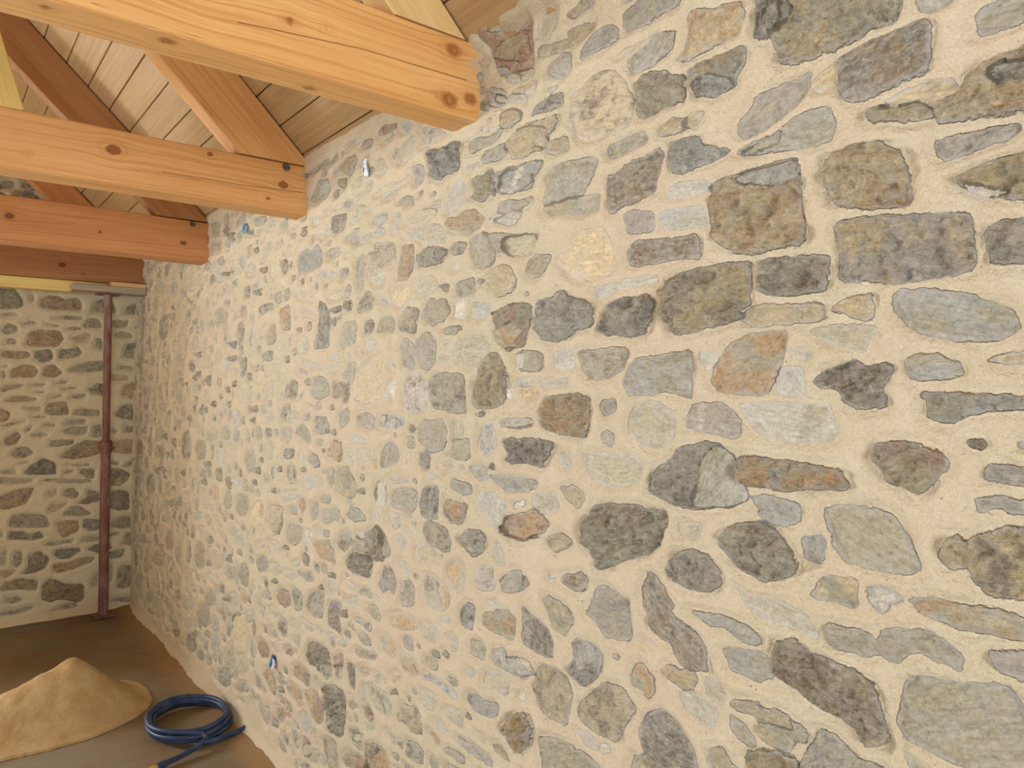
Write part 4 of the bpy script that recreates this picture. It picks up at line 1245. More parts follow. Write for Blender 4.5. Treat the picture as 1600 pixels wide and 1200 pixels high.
stones = parse(STONES_RIGHT)
COLS = 'ggggttssbmmkdylyo'
fill_random(stones, us, vz, (-1.6, 6.0), (0.02, 2.6), seen_right, 5, 0.05, 0.17, COLS, 9000)
fill_random(stones, us, vz, (3.0, 5.9), (0.10, 2.5), lambda u, v: False, 6, 0.030, 0.085, 'ttgsptgl', 7000, 0.010)
fill_random(stones, us, vz, (1.5, 3.1), (0.05, 2.5), lambda u, v: False, 12, 0.030, 0.080, 'tgglstg', 3000, 0.010)
fill_random(stones, us, vz, (1.5, 3.1), (0.05, 2.5), lambda u, v: False, 8, 0.014, 0.036, 'tgdslt', 1200, 0.012)
fill_random(stones, us, vz, (0.3, 1.5), (0.60, 2.4), lambda u, v: False, 8, 0.008, 0.018, 'tgds', 260, 0.016)


def cove_right(U, V):
    # thicker mortar under the boards beside the first tie beam, and a toe at the floor
    c = 0.028 * sstep(1.72, 1.62, U) * sstep(2.535, 2.565, V)
    toe = 0.035 * sstep(0.05, -0.02, V) * (1 + 0.8 * fbm(U * 6, V * 2, 81, 3))
    return c + toe


build_wall('wall_right', us, vz, stones,
           lambda U, V, H: np.stack([-H, U, V], -1), mat_wall, 3, 1.0, cove_right, True,
           np.array([1.08, 1.06, 1.02]), lambda u: 0.0015 + 0.0012 * np.clip(u, 0, 4))

# ------------------------------------------------------------------ the gable wall at the end
ub = np.arange(-3.4, 0.03, 0.0075)
vb = np.arange(-0.03, 5.2, 0.0075)


def gable_y(V):
    return 6.03 - 0.058 * np.minimum(V, 2.4)


stb = parse(STONES_BACK)
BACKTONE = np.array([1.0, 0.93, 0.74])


def seen_back(u, v):
    return u > -1.03 and v < 2.35


fill_random(stb, ub, vb, (-3.4, -0.03), (0.03, 5.1), seen_back, 9, 0.08, 0.24, 'gggdddoykt', 5000, 0.012)
fill_random(stb, ub, vb, (-3.4, -0.03), (0.03, 5.1), seen_back, 10, 0.04, 0.11, 'gggdddogkt', 6000, 0.010)
build_wall('wall_back', ub, vb, stb,
           lambda U, V, H: np.stack([U, gable_y(V) - H, V], -1), mat_back, 4, 1.0, 
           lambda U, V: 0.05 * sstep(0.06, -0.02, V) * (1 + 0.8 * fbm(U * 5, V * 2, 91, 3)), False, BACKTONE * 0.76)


# the gable window beyond the left edge of the photo: opening cut through the rubble
gab = bpy.data.objects['wall_back']
import bmesh
bmg = bmesh.new()
bmg.from_mesh(gab.data)
GX0, GX1, GZ0, GZ1 = -3.25, -2.15, 0.95, 2.25
dele = [f for f in bmg.faces if GX0 < f.calc_center_median().x < GX1 and GZ0 < f.calc_center_median().z < GZ1]
bmesh.ops.delete(bmg, geom=dele, context='FACES')
bmg.to_mesh(gab.data)
bmg.free()
mwd = NT('lime_reveal')
mwd = mwd.done(mwd.mix(mwd.noise(mwd.obj(), 4, 4), lin((208, 194, 160)), lin((196, 178, 146))), 0.9)
ya, yb = 5.87, 6.5
rv = []
for (p, q_) in (((GX0, GZ0), (GX1, GZ0)), ((GX1, GZ0), (GX1, GZ1)), ((GX1, GZ1), (GX0, GZ1)), ((GX0, GZ1), (GX0, GZ0))):
    rv += [(p[0], ya, p[1]), (q_[0], ya, q_[1]), (q_[0], yb, q_[1]), (p[0], yb, p[1])]
me = np_mesh('window_1', np.array(rv), np.arange(16).reshape(4, 4), False)
tag(link('window_1', me, None, mwd), kind='structure')


# ------------------------------------------------------------------ timber
def wood(name, pale, mid, dark, knot, ringf=42.0, rough=0.55, contrast=1.0):
    m = NT(name)
    w = m.attr('wg', 'Vector')
    kn = m.attr('kn')
    sx = m.n('ShaderNodeSeparateXYZ', {0: w})
    wav = m.noise(m.scale(w, (1.3, 7.0, 1.0)), 1.0, 3, 0.5)
    g = m.math('ADD', sx.outputs[1], m.math('MULTIPLY', m.math('SUBTRACT', wav, 0.5), 0.035))
    cx = m.n('ShaderNodeCombineXYZ', {0: m.math('MULTIPLY', sx.outputs[0], 0.35), 1: m.math('MULTIPLY', g, ringf), 2: sx.outputs[2]}).outputs[0]
    rings = m.noise(cx, 3.2, 2, 0.55)
    late = m.mapr(rings, 0.47, 0.66, 0, 1, True)
    broad = m.noise(m.scale(w, (1.6, 14.0, 1.0)), 1.0, 4, 0.6)
    col = m.mix(m.mapr(broad, 0.32, 0.68), pale, mid)
    col = m.mix(m.math('MULTIPLY', late, 0.62 * contrast), col, dark)
    fib = m.noise(m.scale(w, (9.0, 420.0, 1.0)), 1.0, 3, 0.7)
    f = m.mapr(fib, 0.3, 0.7, 0.93, 1.07)
    col = m.mix(1.0, col, m.n('ShaderNodeCombineColor', {0: f, 1: f, 2: f}).outputs[0], 'MULTIPLY')
    kr = m.noise(m.n('ShaderNodeCombineXYZ', {0: m.math('MULTIPLY', kn, 22.0), 1: 0.3, 2: sx.outputs[2]}).outputs[0], 1.0, 1)
    kc = m.mix(m.mapr(kr, 0.4, 0.6), knot, tuple(v * 0.55 for v in knot))
    halo = m.math('MULTIPLY', m.mapr(kr, 0.42, 0.58), m.mapr(kn, 0.08, 0.45, 0, 0.45, True))
    col = m.mix(halo, col, dark)
    col = m.mix(m.mapr(kn, 0.60, 0.76, 0, 0.8, True), col, kc)
    sm = m.math('MULTIPLY', m.attr('sm'), m.mapr(m.noise(w, 30, 5, 0.7), 0.45, 0.6))
    col = m.mix(m.math('MULTIPLY', sm, 0.75), col, lin((196, 176, 146)))
    # hairline checks
    ck = m.noise(m.scale(w, (1.1, 40.0, 1.0)), 1.0, 2, 0.5, 0.2)
    crack = m.mapr(m.math('ABSOLUTE', m.math('SUBTRACT', ck, 0.72)), 0.0, 0.006, 1, 0)
    col = m.mix(m.math('MULTIPLY', crack, 0.7), col, lin((96, 58, 30)))
    split = m.mapr(m.math('ABSOLUTE', m.math('ADD', m.attr('cs'), m.math('MULTIPLY', m.math('SUBTRACT', m.noise(w, 9, 3), 0.5), 0.006))), 0.0004, 0.0022, 1, 0)
    col = m.mix(m.math('MULTIPLY', split, 0.8), col, lin((92, 54, 28)))
    h = m.math('ADD', m.math('MULTIPLY', fib, 0.5), m.math('MULTIPLY', late, 0.4))
    nrm = m.bump(h, 0.35, 0.0012)
    return m.done(col, rough, nrm)


MW = {
    'near': wood('larch_near', lin((236, 188, 124)), lin((226, 170, 104)), lin((200, 140, 82)), lin((190, 124, 66)), 44),
    'mid': wood('larch_mid', lin((222, 174, 116)), lin((211, 157, 98)), lin((188, 130, 76)), lin((146, 84, 44)), contrast=0.8),
    'red': wood('larch_red', lin((202, 148, 98)), lin((190, 132, 82)), lin((166, 108, 64)), lin((124, 70, 38)), contrast=0.8),
    'deep': wood('larch_deep', lin((172, 126, 82)), lin((158, 108, 68)), lin((138, 90, 54)), lin((108, 60, 34)), contrast=0.8),
    'pale': wood('spruce_pale', lin((232, 202, 146)), lin((220, 186, 126)), lin((200, 160, 100)), lin((156, 100, 56)), contrast=0.6),
    'board': wood('spruce_boards', lin((184, 154, 112)), lin((172, 140, 98)), lin((154, 120, 80)), lin((126, 84, 50)), 30, 0.6, 0.6),
    'yellow': wood('new_yellow_board', lin((232, 210, 136)), lin((222, 196, 118)), lin((202, 170, 94)), lin((150, 112, 64)), contrast=0.5),
    'grey': wood('weathered_board', lin((176, 162, 142)), lin((160, 146, 126)), lin((134, 118, 98)), lin((100, 84, 68)), contrast=0.7),
}


def timber_mesh(name, L, W, H, seed, knots=(), wob=0.0025, bev=0.004, step=0.02, cell=0.012, foot=None, smear=None, split=None):
    """length along x from 0 to L, width y 0..W, height z 0..H.
    knots: (x, s, r, amp) with s the distance round the section, starting at the front lower edge, going up the front face"""
    def side(a, b, n):
        t = np.linspace(0, 1, n, endpoint=False)[:, None]
        return np.array(a) * (1 - t) + np.array(b) * t
    e = bev
    nH, nW = max(2, int(H / cell)), max(2, int(W / cell))
    sec = np.concatenate([
        side((0, e), (0, H - e), nH), side((0, H - e), (e, H), 2),
        side((e, H), (W - e, H), nW), side((W - e, H), (W, H - e), 2),
        side((W, H - e), (W, e), nH), side((W, e), (W - e, 0), 2),
        side((W - e, 0), (e, 0), nW), side((e, 0), (0, e), 2), np.array([[0, e]])])
    seg = np.linalg.norm(np.diff(sec, axis=0), axis=1)
    S = np.concatenate([[0], np.cumsum(seg)])
    xs = np.linspace(0, L, max(3, int(L / step) + 1))
    X, SS = np.meshgrid(xs, S, indexing='ij')
    Y = np.broadcast_to(sec[:, 0], X.shape).copy()
    Z = np.broadcast_to(sec[:, 1], X.shape).copy()
    rnd = random.Random(seed)
    # hewn wobble of the faces and wane
    cx, cz = Y - W / 2, Z - H / 2
    per = S[-1]
    n = fbm(X * 1.3 + seed * 3, np.minimum(SS, per - SS) * 9, seed, 3) * wob
    Y = Y + n * np.sign(cx) * (np.abs(cx) > W * 0.4)
    Z = Z + n * np.sign(cz) * (np.abs(cz) > H * 0.4)
    Y = Y + 0.4 * wob * np.sin(X * 1.9 + seed)
    G = SS.copy()
    KN = np.zeros_like(X)
    kl = list(knots)
    for (kx, ks, r, amp) in kl:
        dx, ds = X - kx, SS - ks
        wdx = np.exp(-(dx / (r * 3.2)) ** 2)
        G = G + amp * r * np.sign(ds) * (1 - np.exp(-np.abs(ds) / (r * 0.7))) * np.exp(-(np.abs(ds) / (r * 4)) ** 1.5) * -wdx
        KN = np.maximum(KN, np.exp(-((dx / (r * 2.3)) ** 2 + (ds / (r * 1.8)) ** 2)))
    if foot is not None:
        X0 = foot(Z)
        X = X0 + (L - X0) * (X / L)
    V = np.stack([X, Y, Z], -1)
    me = None
    nu, nv = X.shape
    idx = np.arange(nu * nv).reshape(nu, nv)
    q = np.stack([idx[:-1, :-1], idx[:-1, 1:], idx[1:, 1:], idx[1:, :-1]], -1).reshape(-1, 4)
    # end caps as strips pairing the two halves of the section
    caps, extra = [], []
    base = nu * nv
    vlist = [V.reshape(-1, 3)]
    for k, xi in ((0, 0), (1, nu - 1)):
        ring = idx[xi, :-1]
        c = V[xi, :-1].mean(0)
        vlist.append(c[None])
        ci = base + k
        for i in range(0, len(ring) - 1, 2):
            a, b, d = ring[i], ring[i + 1], ring[(i + 2) % len(ring)]
            caps.append((ci, a, b, d) if k == 1 else (ci, d, b, a))
        if len(ring) % 2:
            a, b = ring[-1], ring[0]
            caps.append((ci, a, b, ring[1]) if k == 1 else (ci, ring[1], b, a))
    me = np_mesh(name, np.concatenate(vlist), np.concatenate([q, np.array(caps)]))
    WG = np.stack([X, G, np.full_like(X, seed * 1.7)], -1).reshape(-1, 3)
    WG = np.concatenate([WG, WG[:1], WG[-1:]])
    vattr(me, 'wg', 'FLOAT_VECTOR', WG)
    vattr(me, 'kn', 'FLOAT', np.concatenate([KN.ravel(), [0, 0]]))
    SMR = smear(X, SS) if smear is not None else np.zeros_like(X)
    vattr(me, 'sm', 'FLOAT', np.concatenate([SMR.ravel(), [0, 0]]))
    CS = np.ones_like(X)
    if split is not None:
        xs_, ss_ = zip(*split)
        CS = np.where((X > xs_[0]) & (X < xs_[-1]), SS - np.interp(X, xs_, ss_), 1.0)
    vattr(me, 'cs', 'FLOAT', np.concatenate([CS.ravel(), [1, 1]]))
    try:
        me.set_sharp_from_angle(angle=math.radians(38))
    except Exception:
        pass
    return me


def rot_y(o, ang):
    o.rotation_euler = (0, ang, 0)


def tube(name, pts, r, mat, parent=None, n=12, closed=False, caps=True, radii=None):
    P = np.array(pts, float)
    m = len(P)
    V, prev = [], None
    for i in range(m):
        a = P[(i - 1) % m] if (closed or i > 0) else P[i]
        b = P[(i + 1) % m] if (closed or i < m - 1) else P[i]
        t = b - a
        t /= np.linalg.norm(t)
        if prev is None:
            ref = np.array([0, 0, 1.0]) if abs(t[2]) < 0.9 else np.array([1.0, 0, 0])
            nrm = np.cross(t, ref)
        else:
            nrm = prev - t * (prev @ t)
        nrm /= np.linalg.norm(nrm)
        prev = nrm
        bn = np.cross(t, nrm)
        rr = radii[i] if radii is not None else r
        for k in range(n):
            th = 2 * math.pi * k / n
            V.append(P[i] + rr * (math.cos(th) * nrm + math.sin(th) * bn))
    Q = []
    for i in range(m if closed else m - 1):
        for k in range(n):
            j = (i + 1) % m
            Q.append((i * n + k, j * n + k, j * n + (k + 1) % n, i * n + (k + 1) % n))
    if not closed and caps:
        for base_, s in ((0, 1), ((m - 1) * n, -1)):
            for k in range(1, n - 2, 2):
                q = (base_, base_ + k, base_ + k + 1, base_ + (k + 2) % n)
                Q.append(q if s > 0 else q[::-1])
    me = np_mesh(name, np.array(V), np.array(Q))
    try:
        me.set_sharp_from_angle(angle=math.radians(45))
    except Exception:
        pass
    return link(name, me, parent, mat)


def box_mesh(name, x0, x1, y0, y1, z0, z1):
    V = np.array([(x, y, z) for x in (x0, x1) for y in (y0, y1) for z in (z0, z1)])
    Q = np.array([(0, 1, 3, 2), (4, 6, 7, 5), (0, 4, 5, 1), (2, 3, 7, 6), (0, 2, 6, 4), (1, 5, 7, 3)])
    me = np_mesh(name, V, Q, False)
    return me


# tie beams: front face towards the camera, right end let into the rubble wall
XL = -5.3
BE = 0.14   # length buried in the wall


def knots_for(seed, L, H, W, extra=()):
    r = random.Random(seed)
    ks = list(extra)
    for _ in range(int(L * 1.1)):
        ks.append((r.uniform(0.2, L - 0.3), r.choice([r.uniform(0.02, H - 0.02), r.uniform(H * 2 + W, 2 * H + 2 * W - 0.01)]),
                   r.uniform(0.007, 0.016), r.uniform(0.6, 1.2)))
    return ks


L = -XL + BE


def bx(x): return x - XL     # world x -> beam coordinate


SPLITS = {1: [(bx(-0.68), 0.062), (bx(-0.37), 0.092), (bx(-0.03), 0.099)], 2: [(bx(-0.55), 0.067), (bx(-0.28), 0.070), (bx(-0.02), 0.083)]}
beam_specs = [
    # y front, z bottom, W, H, material, seed, knots, label
    (1.650, 2.351, 0.122, 0.215, 'near', 1,
     [(bx(-0.735), 0.185, 0.026, 1.6), (bx(-0.545), 0.105, 0.010, 1.0), (bx(-0.45), 0.115, 0.007, 0.9),
      (bx(-0.10), 0.03, 0.020, 1.3), (bx(-0.085), 0.17, 0.019, 1.2), (bx(-0.03), 0.05, 0.017, 1.0),
      (bx(-0.80), 0.62, 0.015, 1.6), (bx(-1.02), 0.62, 0.010, 1.0)],
     'nearest orange tie beam, largest in view, knotty end let into the stone wall'),
    (2.827, 2.311, 0.119, 0.195, 'mid', 2,
     [(bx(-0.70), 0.115, 0.017, 1.1), (bx(-0.10), 0.10, 0.015, 1.0), (bx(-0.16), 0.035, 0.008, 0.8), (bx(-0.95), 0.05, 0.006, 0.8)],
     'second orange tie beam back, iron bolt near its end in the stone wall'),
    (4.150, 2.306, 0.150, 0.212, 'red', 3, [(bx(-0.9), 0.11, 0.015, 1.0), (bx(-0.13), 0.08, 0.012, 1.0)],
     'third tie beam back, reddish brown, iron bolt near its end'),
    (5.640, 2.341, 0.125, 0.200, 'deep', 4, [(bx(-0.5), 0.09, 0.016, 1.1), (bx(-0.38), 0.04, 0.006, 0.8)],
     'farthest tie beam, red brown, just in front of the gable wall above the steel prop'),
]
mat_iron = NT('dull_iron')
_n = mat_iron.noise(mat_iron.obj(), 120, 3)
mat_iron = mat_iron.done(mat_iron.mix(_n, lin((120, 108, 92)), lin((72, 62, 54))), 0.55, None, 0.6)

for (yf, zb, W, H, mk, seed, ks, lab) in beam_specs:
    me = timber_mesh('tie_beam', L, W, H, seed, knots_for(seed, L, H, W, ks), 0.004, 0.005,
                     smear=(lambda X, S: sstep(bx(-0.075), bx(-0.03), X) * sstep(0.07, 0.11, S)) if seed == 1 else None,
                     split=SPLITS.get(seed))
    root = empty('tie_beam', (XL, yf, zb))
    tag(root, lab, 'beam', 'tie beams across the room')
    link('timber', me, root, MW[mk])
    if seed in (2, 3):
        xb = bx(-0.09 if seed == 2 else -0.085)
        zc = H - 0.018
        ring = [(xb + 0.012 * math.cos(t), -0.007, zc + 0.012 * math.sin(t)) for t in np.linspace(0, 2 * math.pi, 20, endpoint=False)]
        b = tube('bolt_ring', ring, 0.0035, mat_iron, root, 8, True)
        hd = tube('bolt', [(xb, 0.004, zc), (xb, -0.009, zc)], 0.006, mat_iron, root, 8)

# rafters: front face flush with the tie beams, foot on the beam, rising at 45 degrees to the ridge
S45 = math.radians(45)


def rafter(yf, W, D, x_low, mk, seed, label, ztop, ln=3.6, c_off=0.0):
    """top arris on the boards (plane z = 2.54 - x)"""
    # local x runs up the slope (towards -x world), local z points up-right (to the boards)
    # lower top corner at (x_low, 2.535 - x_low)
    d = Vector((-math.cos(S45), 0, math.sin(S45)))
    nrm = Vector((math.sin(S45), 0, math.cos(S45)))
    p = Vector((x_low, yf, 2.533 - x_low - c_off)) - nrm * D
    from mathutils import Matrix
    sn = math.sin(S45)
    me = timber_mesh('rafter', ln, W, D, seed, knots_for(seed + 50, ln, D, W), 0.002, 0.003, foot=lambda Zl: (ztop + 0.004 - p.z) / sn - Zl)
    o = link('rafter', me, None, MW[mk])
    # keep it right-handed: y axis mirrored through the width
    M = Matrix(((d.x, 0, nrm.x, p.x), (0, -1, 0, p.y + W), (d.z, 0, nrm.z, p.z), (0, 0, 0, 1)))
    o.matrix_world = M
    tag(o, label, 'rafter', 'rafters under the ceiling boards')
    return o


# ------------------------------------------------------------------ ceiling boards (V-jointed, running along the wall)
BWD = 0.1325
mat_board = MW['board']


def slope_boards(name, flip=False):
    """boards of one roof slope as one lining; each board has rounded edges and its own length joints"""
    VV, QQ, WGs, KNs = [], [], [], []
    rnd = random.Random(21 if not flip else 22)
    o = 0
    k = 0
    s = 0.0225 - BWD * 2
    while s < 3.66:
        # lengths
        y = -3.0 - rnd.uniform(0, 2)
        while y < 6.4:
            ln = rnd.choice([2.0, 2.5, 3.0, 4.0])
            y0, y1 = max(y, -3.0), min(y + ln, 6.4)
            y += ln
            if y1 <= y0: continue
            g = 0.0018
            prof = [(s + g, 0.010), (s + g, 0.0025), (s + g + 0.003, 0.0), (s + BWD * 0.5, 0.0), (s + BWD - g - 0.003, 0.0), (s + BWD - g, 0.0025), (s + BWD - g, 0.010)]
            ys = np.linspace(y0 + 0.0008, y1 - 0.0008, 3)
            sg = rnd.uniform(0, 50)
            off = rnd.uniform(0, 0.002)
            for yy in ys:
                for (ss, hh) in prof:
                    h = hh + off
                    x = -ss / math.sqrt(2) + h / math.sqrt(2)
                    z = 2.54 + ss / math.sqrt(2) + h / math.sqrt(2)
                    if flip: x = -5.2 - x
                    VV.append((x, yy, z))
                    WGs.append((yy + sg, ss, sg))
            npf = len(prof)
            for i in range(2):
                for j in range(npf - 1):
                    a = o + i * npf + j
                    q = (a, a + 1, a + npf + 1, a + npf)
                    QQ.append(q if not flip else q[::-1])
            o += 3 * npf
        s += BWD
        k += 1
    # backing sheet behind the boards
    for (ss, yy) in ((-0.5, -3.0), (3.8, -3.0), (3.8, 6.4), (-0.5, 6.4)):
        h = 0.02
        x = -ss / math.sqrt(2) + h / math.sqrt(2)
        z = 2.54 + ss / math.sqrt(2) + h / math.sqrt(2)
        if flip: x = -5.2 - x
        VV.append((x, yy, z))
        WGs.append((yy, ss, 3))
    QQ.append((o, o + 1, o + 2, o + 3))
    me = np_mesh(name, np.array(VV), np.array(QQ), False)
    vattr(me, 'wg', 'FLOAT_VECTOR', np.array(WGs))
    vattr(me, 'kn', 'FLOAT', np.zeros(len(VV)))
    vattr(me, 'cs', 'FLOAT', np.ones(len(VV)))
    ob = link(name, me, None, mat_board)
    return tag(ob, kind='structure')


slope_boards('ceiling')
slope_boards('ceiling_far_slope', True)

rafter(1.655, 0.085, 0.16, 0.00, 'pale', 11, 'pale yellow rafter standing on the nearest tie beam by the wall', 2.566)
rafter(2.832, 0.085, 0.205, -0.005, 'mid', 12, 'orange rafter rising from the second tie beam', 2.506)
rafter(4.155, 0.085, 0.19, -0.005, 'deep', 13, 'red brown rafter rising from the third tie beam', 2.518)
rafter(5.645, 0.085, 0.18, -0.005, 'red', 14, 'farthest red brown rafter, against the gable wall', 2.541)

# leaning strut on the second tie beam, at the left edge of the photo
d = Vector((-0.0706, 0, 0.248)).normalized()
me = timber_mesh('roof_strut', 1.3, 0.09, 0.11, 31, knots_for(77, 1.3, 0.11, 0.09), 0.002, 0.004)
st = link('roof_strut', me, None, MW['yellow'])
from mathutils import Matrix
nz = Vector((-d.z, 0, d.x))   # points left, so the right arris is the z = 0 edge
st.matrix_world = Matrix(((d.x, 0, nz.x, -0.955), (0, 1, 0, 2.84), (d.z, 0, nz.z, 2.512), (0, 0, 0, 1)))
tag(st, 'pale yellow strut leaning up from the second tie beam at the left edge', 'strut')

# planks under the farthest beam and on the prop
me = timber_mesh('packing_board', 3.4, 0.10, 0.072, 41, [], 0.001, 0.002)
o = link('packing_board', me, None, MW['yellow'])
o.location = (-3.63, 5.664, 2.267)
tag(o, 'bright yellow board packed under the farthest tie beam', 'board')
me = timber_mesh('packing_board', 0.215, 0.10, 0.031, 42, [], 0.001, 0.002)
o = link('packing_board', me, None, MW['pale'])
o.location = (-0.226, 5.560, 2.309)
tag(o, 'short pale board butted to the yellow board, reaching the side wall', 'board')
me = timber_mesh('bearing_plank', 0.44, 0.135, 0.043, 43, [], 0.001, 0.004)
o = link('bearing_plank', me, None, MW['grey'])
o.location = (-0.455, 5.524, 2.264)
tag(o, 'weathered grey plank lying across the head of the steel prop', 'plank')

# ------------------------------------------------------------------ adjustable steel prop
mp = NT('rusty_painted_steel')
Pp = mp.obj()
n1 = mp.noise(mp.scale(Pp, (1, 1, 0.35)), 22, 5, 0.65)
colp = mp.mix(mp.mapr(n1, 0.35, 0.62), lin((112, 70, 60)), lin((136, 100, 88)))
n2 = mp.noise(mp.scale(Pp, (1, 1, 0.2)), 9, 5, 0.7)
colp = mp.mix(mp.mapr(n2, 0.54, 0.66, 0, 0.75), colp, lin((158, 146, 140)))
mat_prop = mp.done(colp, 0.6, mp.bump(n1, 0.4, 0.001), 0.15)
base = Vector((-0.205, 5.905, 0.014))
top = Vector((-0.236, 5.595, 2.262))
prop = empty('steel_prop', base)
tag(prop, 'rust red adjustable steel prop standing in the corner under the farthest beam', 'prop')
ax = top - base


def pp(t): return tuple(ax * t)


tube('outer_tube', [pp(0.003), pp(0.52)], 0.032, mat_prop, prop, 20)
tube('inner_tube', [pp(0.50), pp(0.997)], 0.0245, mat_prop, prop, 20)
tube('collar', [pp(0.515), pp(0.520), pp(0.5205), pp(0.548), pp(0.5485), pp(0.553)], 0.04, mat_prop, prop, 20, radii=[0.036, 0.036, 0.041, 0.041, 0.036, 0.036])
a_ = ax * 0.534
tube('pin_handle', [(a_.x - 0.055, a_.y - 0.02, a_.z - 0.002), (a_.x + 0.0, a_.y - 0.045, a_.z), (a_.x + 0.05, a_.y - 0.02, a_.z - 0.01)], 0.007, mat_prop, prop, 8)
for nm, v in (('base_plate', Vector((0, 0, 0))), ('head_plate', ax)):
    s_ = 0.07
    sg_ = -1 if nm == 'base_plate' else -1
    me = box_mesh(nm, -s_, s_, -s_, s_, -0.008, 0.0)
    pl = link(nm, me, prop, mat_prop)
    pl.location = v

# ------------------------------------------------------------------ floor
mf = NT('dusty_earth_screed')
Pf = mf.obj()
f1 = mf.noise(mf.scale(Pf, (1, 0.8, 1)), 1.1, 5, 0.6, 0.4)
f2 = mf.noise(Pf, 3.4, 5, 0.65)
cf = mf.mix(mf.mapr(f1, 0.36, 0.62), lin((116, 99, 74)), lin((132, 120, 100)))
cf = mf.mix(mf.mapr(f2, 0.48, 0.66, 0, 0.7), cf, lin((128, 94, 60)))
f3 = mf.noise(mf.scale(Pf, (0.5, 2.2, 1)), 2.4, 4, 0.6)
cf = mf.mix(mf.mapr(f3, 0.52, 0.7, 0, 0.5), cf, lin((104, 94, 78)))
f4 = mf.noise(Pf, 130, 4, 0.7)
g4 = mf.mapr(f4, 0.3, 0.7, 0.86, 1.12)
cf = mf.mix(1.0, cf, mf.n('ShaderNodeCombineColor', {0: g4, 1: g4, 2: g4}).outputs[0], 'MULTIPLY')
# sandy dust strip fallen along the foot of the long wall
sxf = mf.n('ShaderNodeSeparateXYZ', {0: Pf})
dust = mf.mapr(mf.math('ADD', sxf.outputs[0], mf.math('MULTIPLY', mf.math('SUBTRACT', f2, 0.5), 0.35)), -0.22, -0.03, 0, 0.75, True)
cf = mf.mix(dust, cf, lin((158, 126, 84)))
mat_floor = mf.done(cf, 0.8, mf.bump(mf.math('ADD', f4, mf.math('MULTIPLY', f2, 2.0)), 0.4, 0.004))
fx = np.linspace(-5.25, 0.12, 120)
fy = np.linspace(-3.05, 6.3, 220)
X, Y = np.meshgrid(fx, fy, indexing='ij')
Z = 0.004 * fbm(X * 2, Y * 2, 101, 4) + 0.016 * sstep(-0.12, -0.01, X) * (1 + 0.6 * fbm(X * 9, Y * 9, 103, 3)) - 0.004
Z = Z + 0.016 * sstep(5.80, 5.98, Y) * (1 + 0.6 * fbm(X * 9, Y * 9, 105, 3))
tag(link('floor', grid_mesh('floor', np.stack([X, Y, Z], -1)), None, mat_floor), kind='structure')

# ------------------------------------------------------------------ sand heap
ms = NT('dry_yellow_sand')
Ps = ms.obj()
s1 = ms.noise(Ps, 7, 5, 0.65)
s2 = ms.noise(Ps, 170, 3, 0.7)
cs = ms.mix(ms.mapr(s1, 0.38, 0.62), lin((176, 146, 98)), lin((190, 164, 124)))
gs_ = ms.mapr(s2, 0.3, 0.7, 0.86, 1.1)
cs = ms.mix(1.0, cs, ms.n('ShaderNodeCombineColor', {0: gs_, 1: gs_, 2: gs_}).outputs[0], 'MULTIPLY')
mat_sand = ms.done(cs, 0.95, ms.bump(ms.math('ADD', s2, ms.math('MULTIPLY', s1, 2.0)), 0.6, 0.006))
sx_ = np.linspace(-2.3, -0.22, 260)
sy_ = np.linspace(3.55, 5.15, 200)
X, Y = np.meshgrid(sx_, sy_, indexing='ij')


def cone(cx, cy, h, r, asp=1.0, rot=0.0, rnd=0.06):
    dx, dy = X - cx, Y - cy
    u = dx * math.cos(rot) + dy * math.sin(rot)
    v = (-dx * math.sin(rot) + dy * math.cos(rot)) * asp
    d = np.sqrt(u * u + v * v + rnd * rnd) - rnd
    ang = np.arctan2(v, u)
    d = d * (1 + 0.04 * np.sin(ang * 3 + cx * 5) + 0.03 * np.sin(ang * 5 + 1))
    q = np.clip(1 - d / r, 0, 1)
    return h * (0.85 * q ** 1.25 + 0.15 * q)


hs_ = [cone(-0.62, 4.26, 0.262, 0.345, rnd=0.035), cone(-0.74, 4.245, 0.212, 0.32, rnd=0.06), cone(-0.86, 4.235, 0.170, 0.31, rnd=0.06),
       cone(-1.00, 4.235, 0.140, 0.31, rnd=0.07), cone(-1.22, 4.28, 0.12, 0.34, rnd=0.08)]
KS = 45.0
Z = np.log(sum(np.exp(KS * h) for h in hs_)) / KS - math.log(5) / KS
Z = Z * (np.maximum.reduce(hs_) > 0)
Z = Z * 0.262 / Z.max()
Z = np.maximum(Z, cone(-1.6, 4.35, 0.12, 0.48, 1.0, 0, 0.10))
Z = Z + (Z > 0.001) * (0.006 * fbm(X * 9, Y * 9, 111, 4) + 0.003 * fbm(X * 40, Y * 40, 113, 3)) * sstep(0, 0.03, Z)
Z = np.where(Z < 0.0008, -0.012, Z + 0.003)
me = grid_mesh('sand_heap', np.stack([X + 0.8, Y - 4.34, Z], -1))
o = link('sand_heap', me, None, mat_sand)
o.location = (-0.80, 4.34, 0)
tag(o, 'heap of dry yellow sand on the dusty floor', 'sand heap')

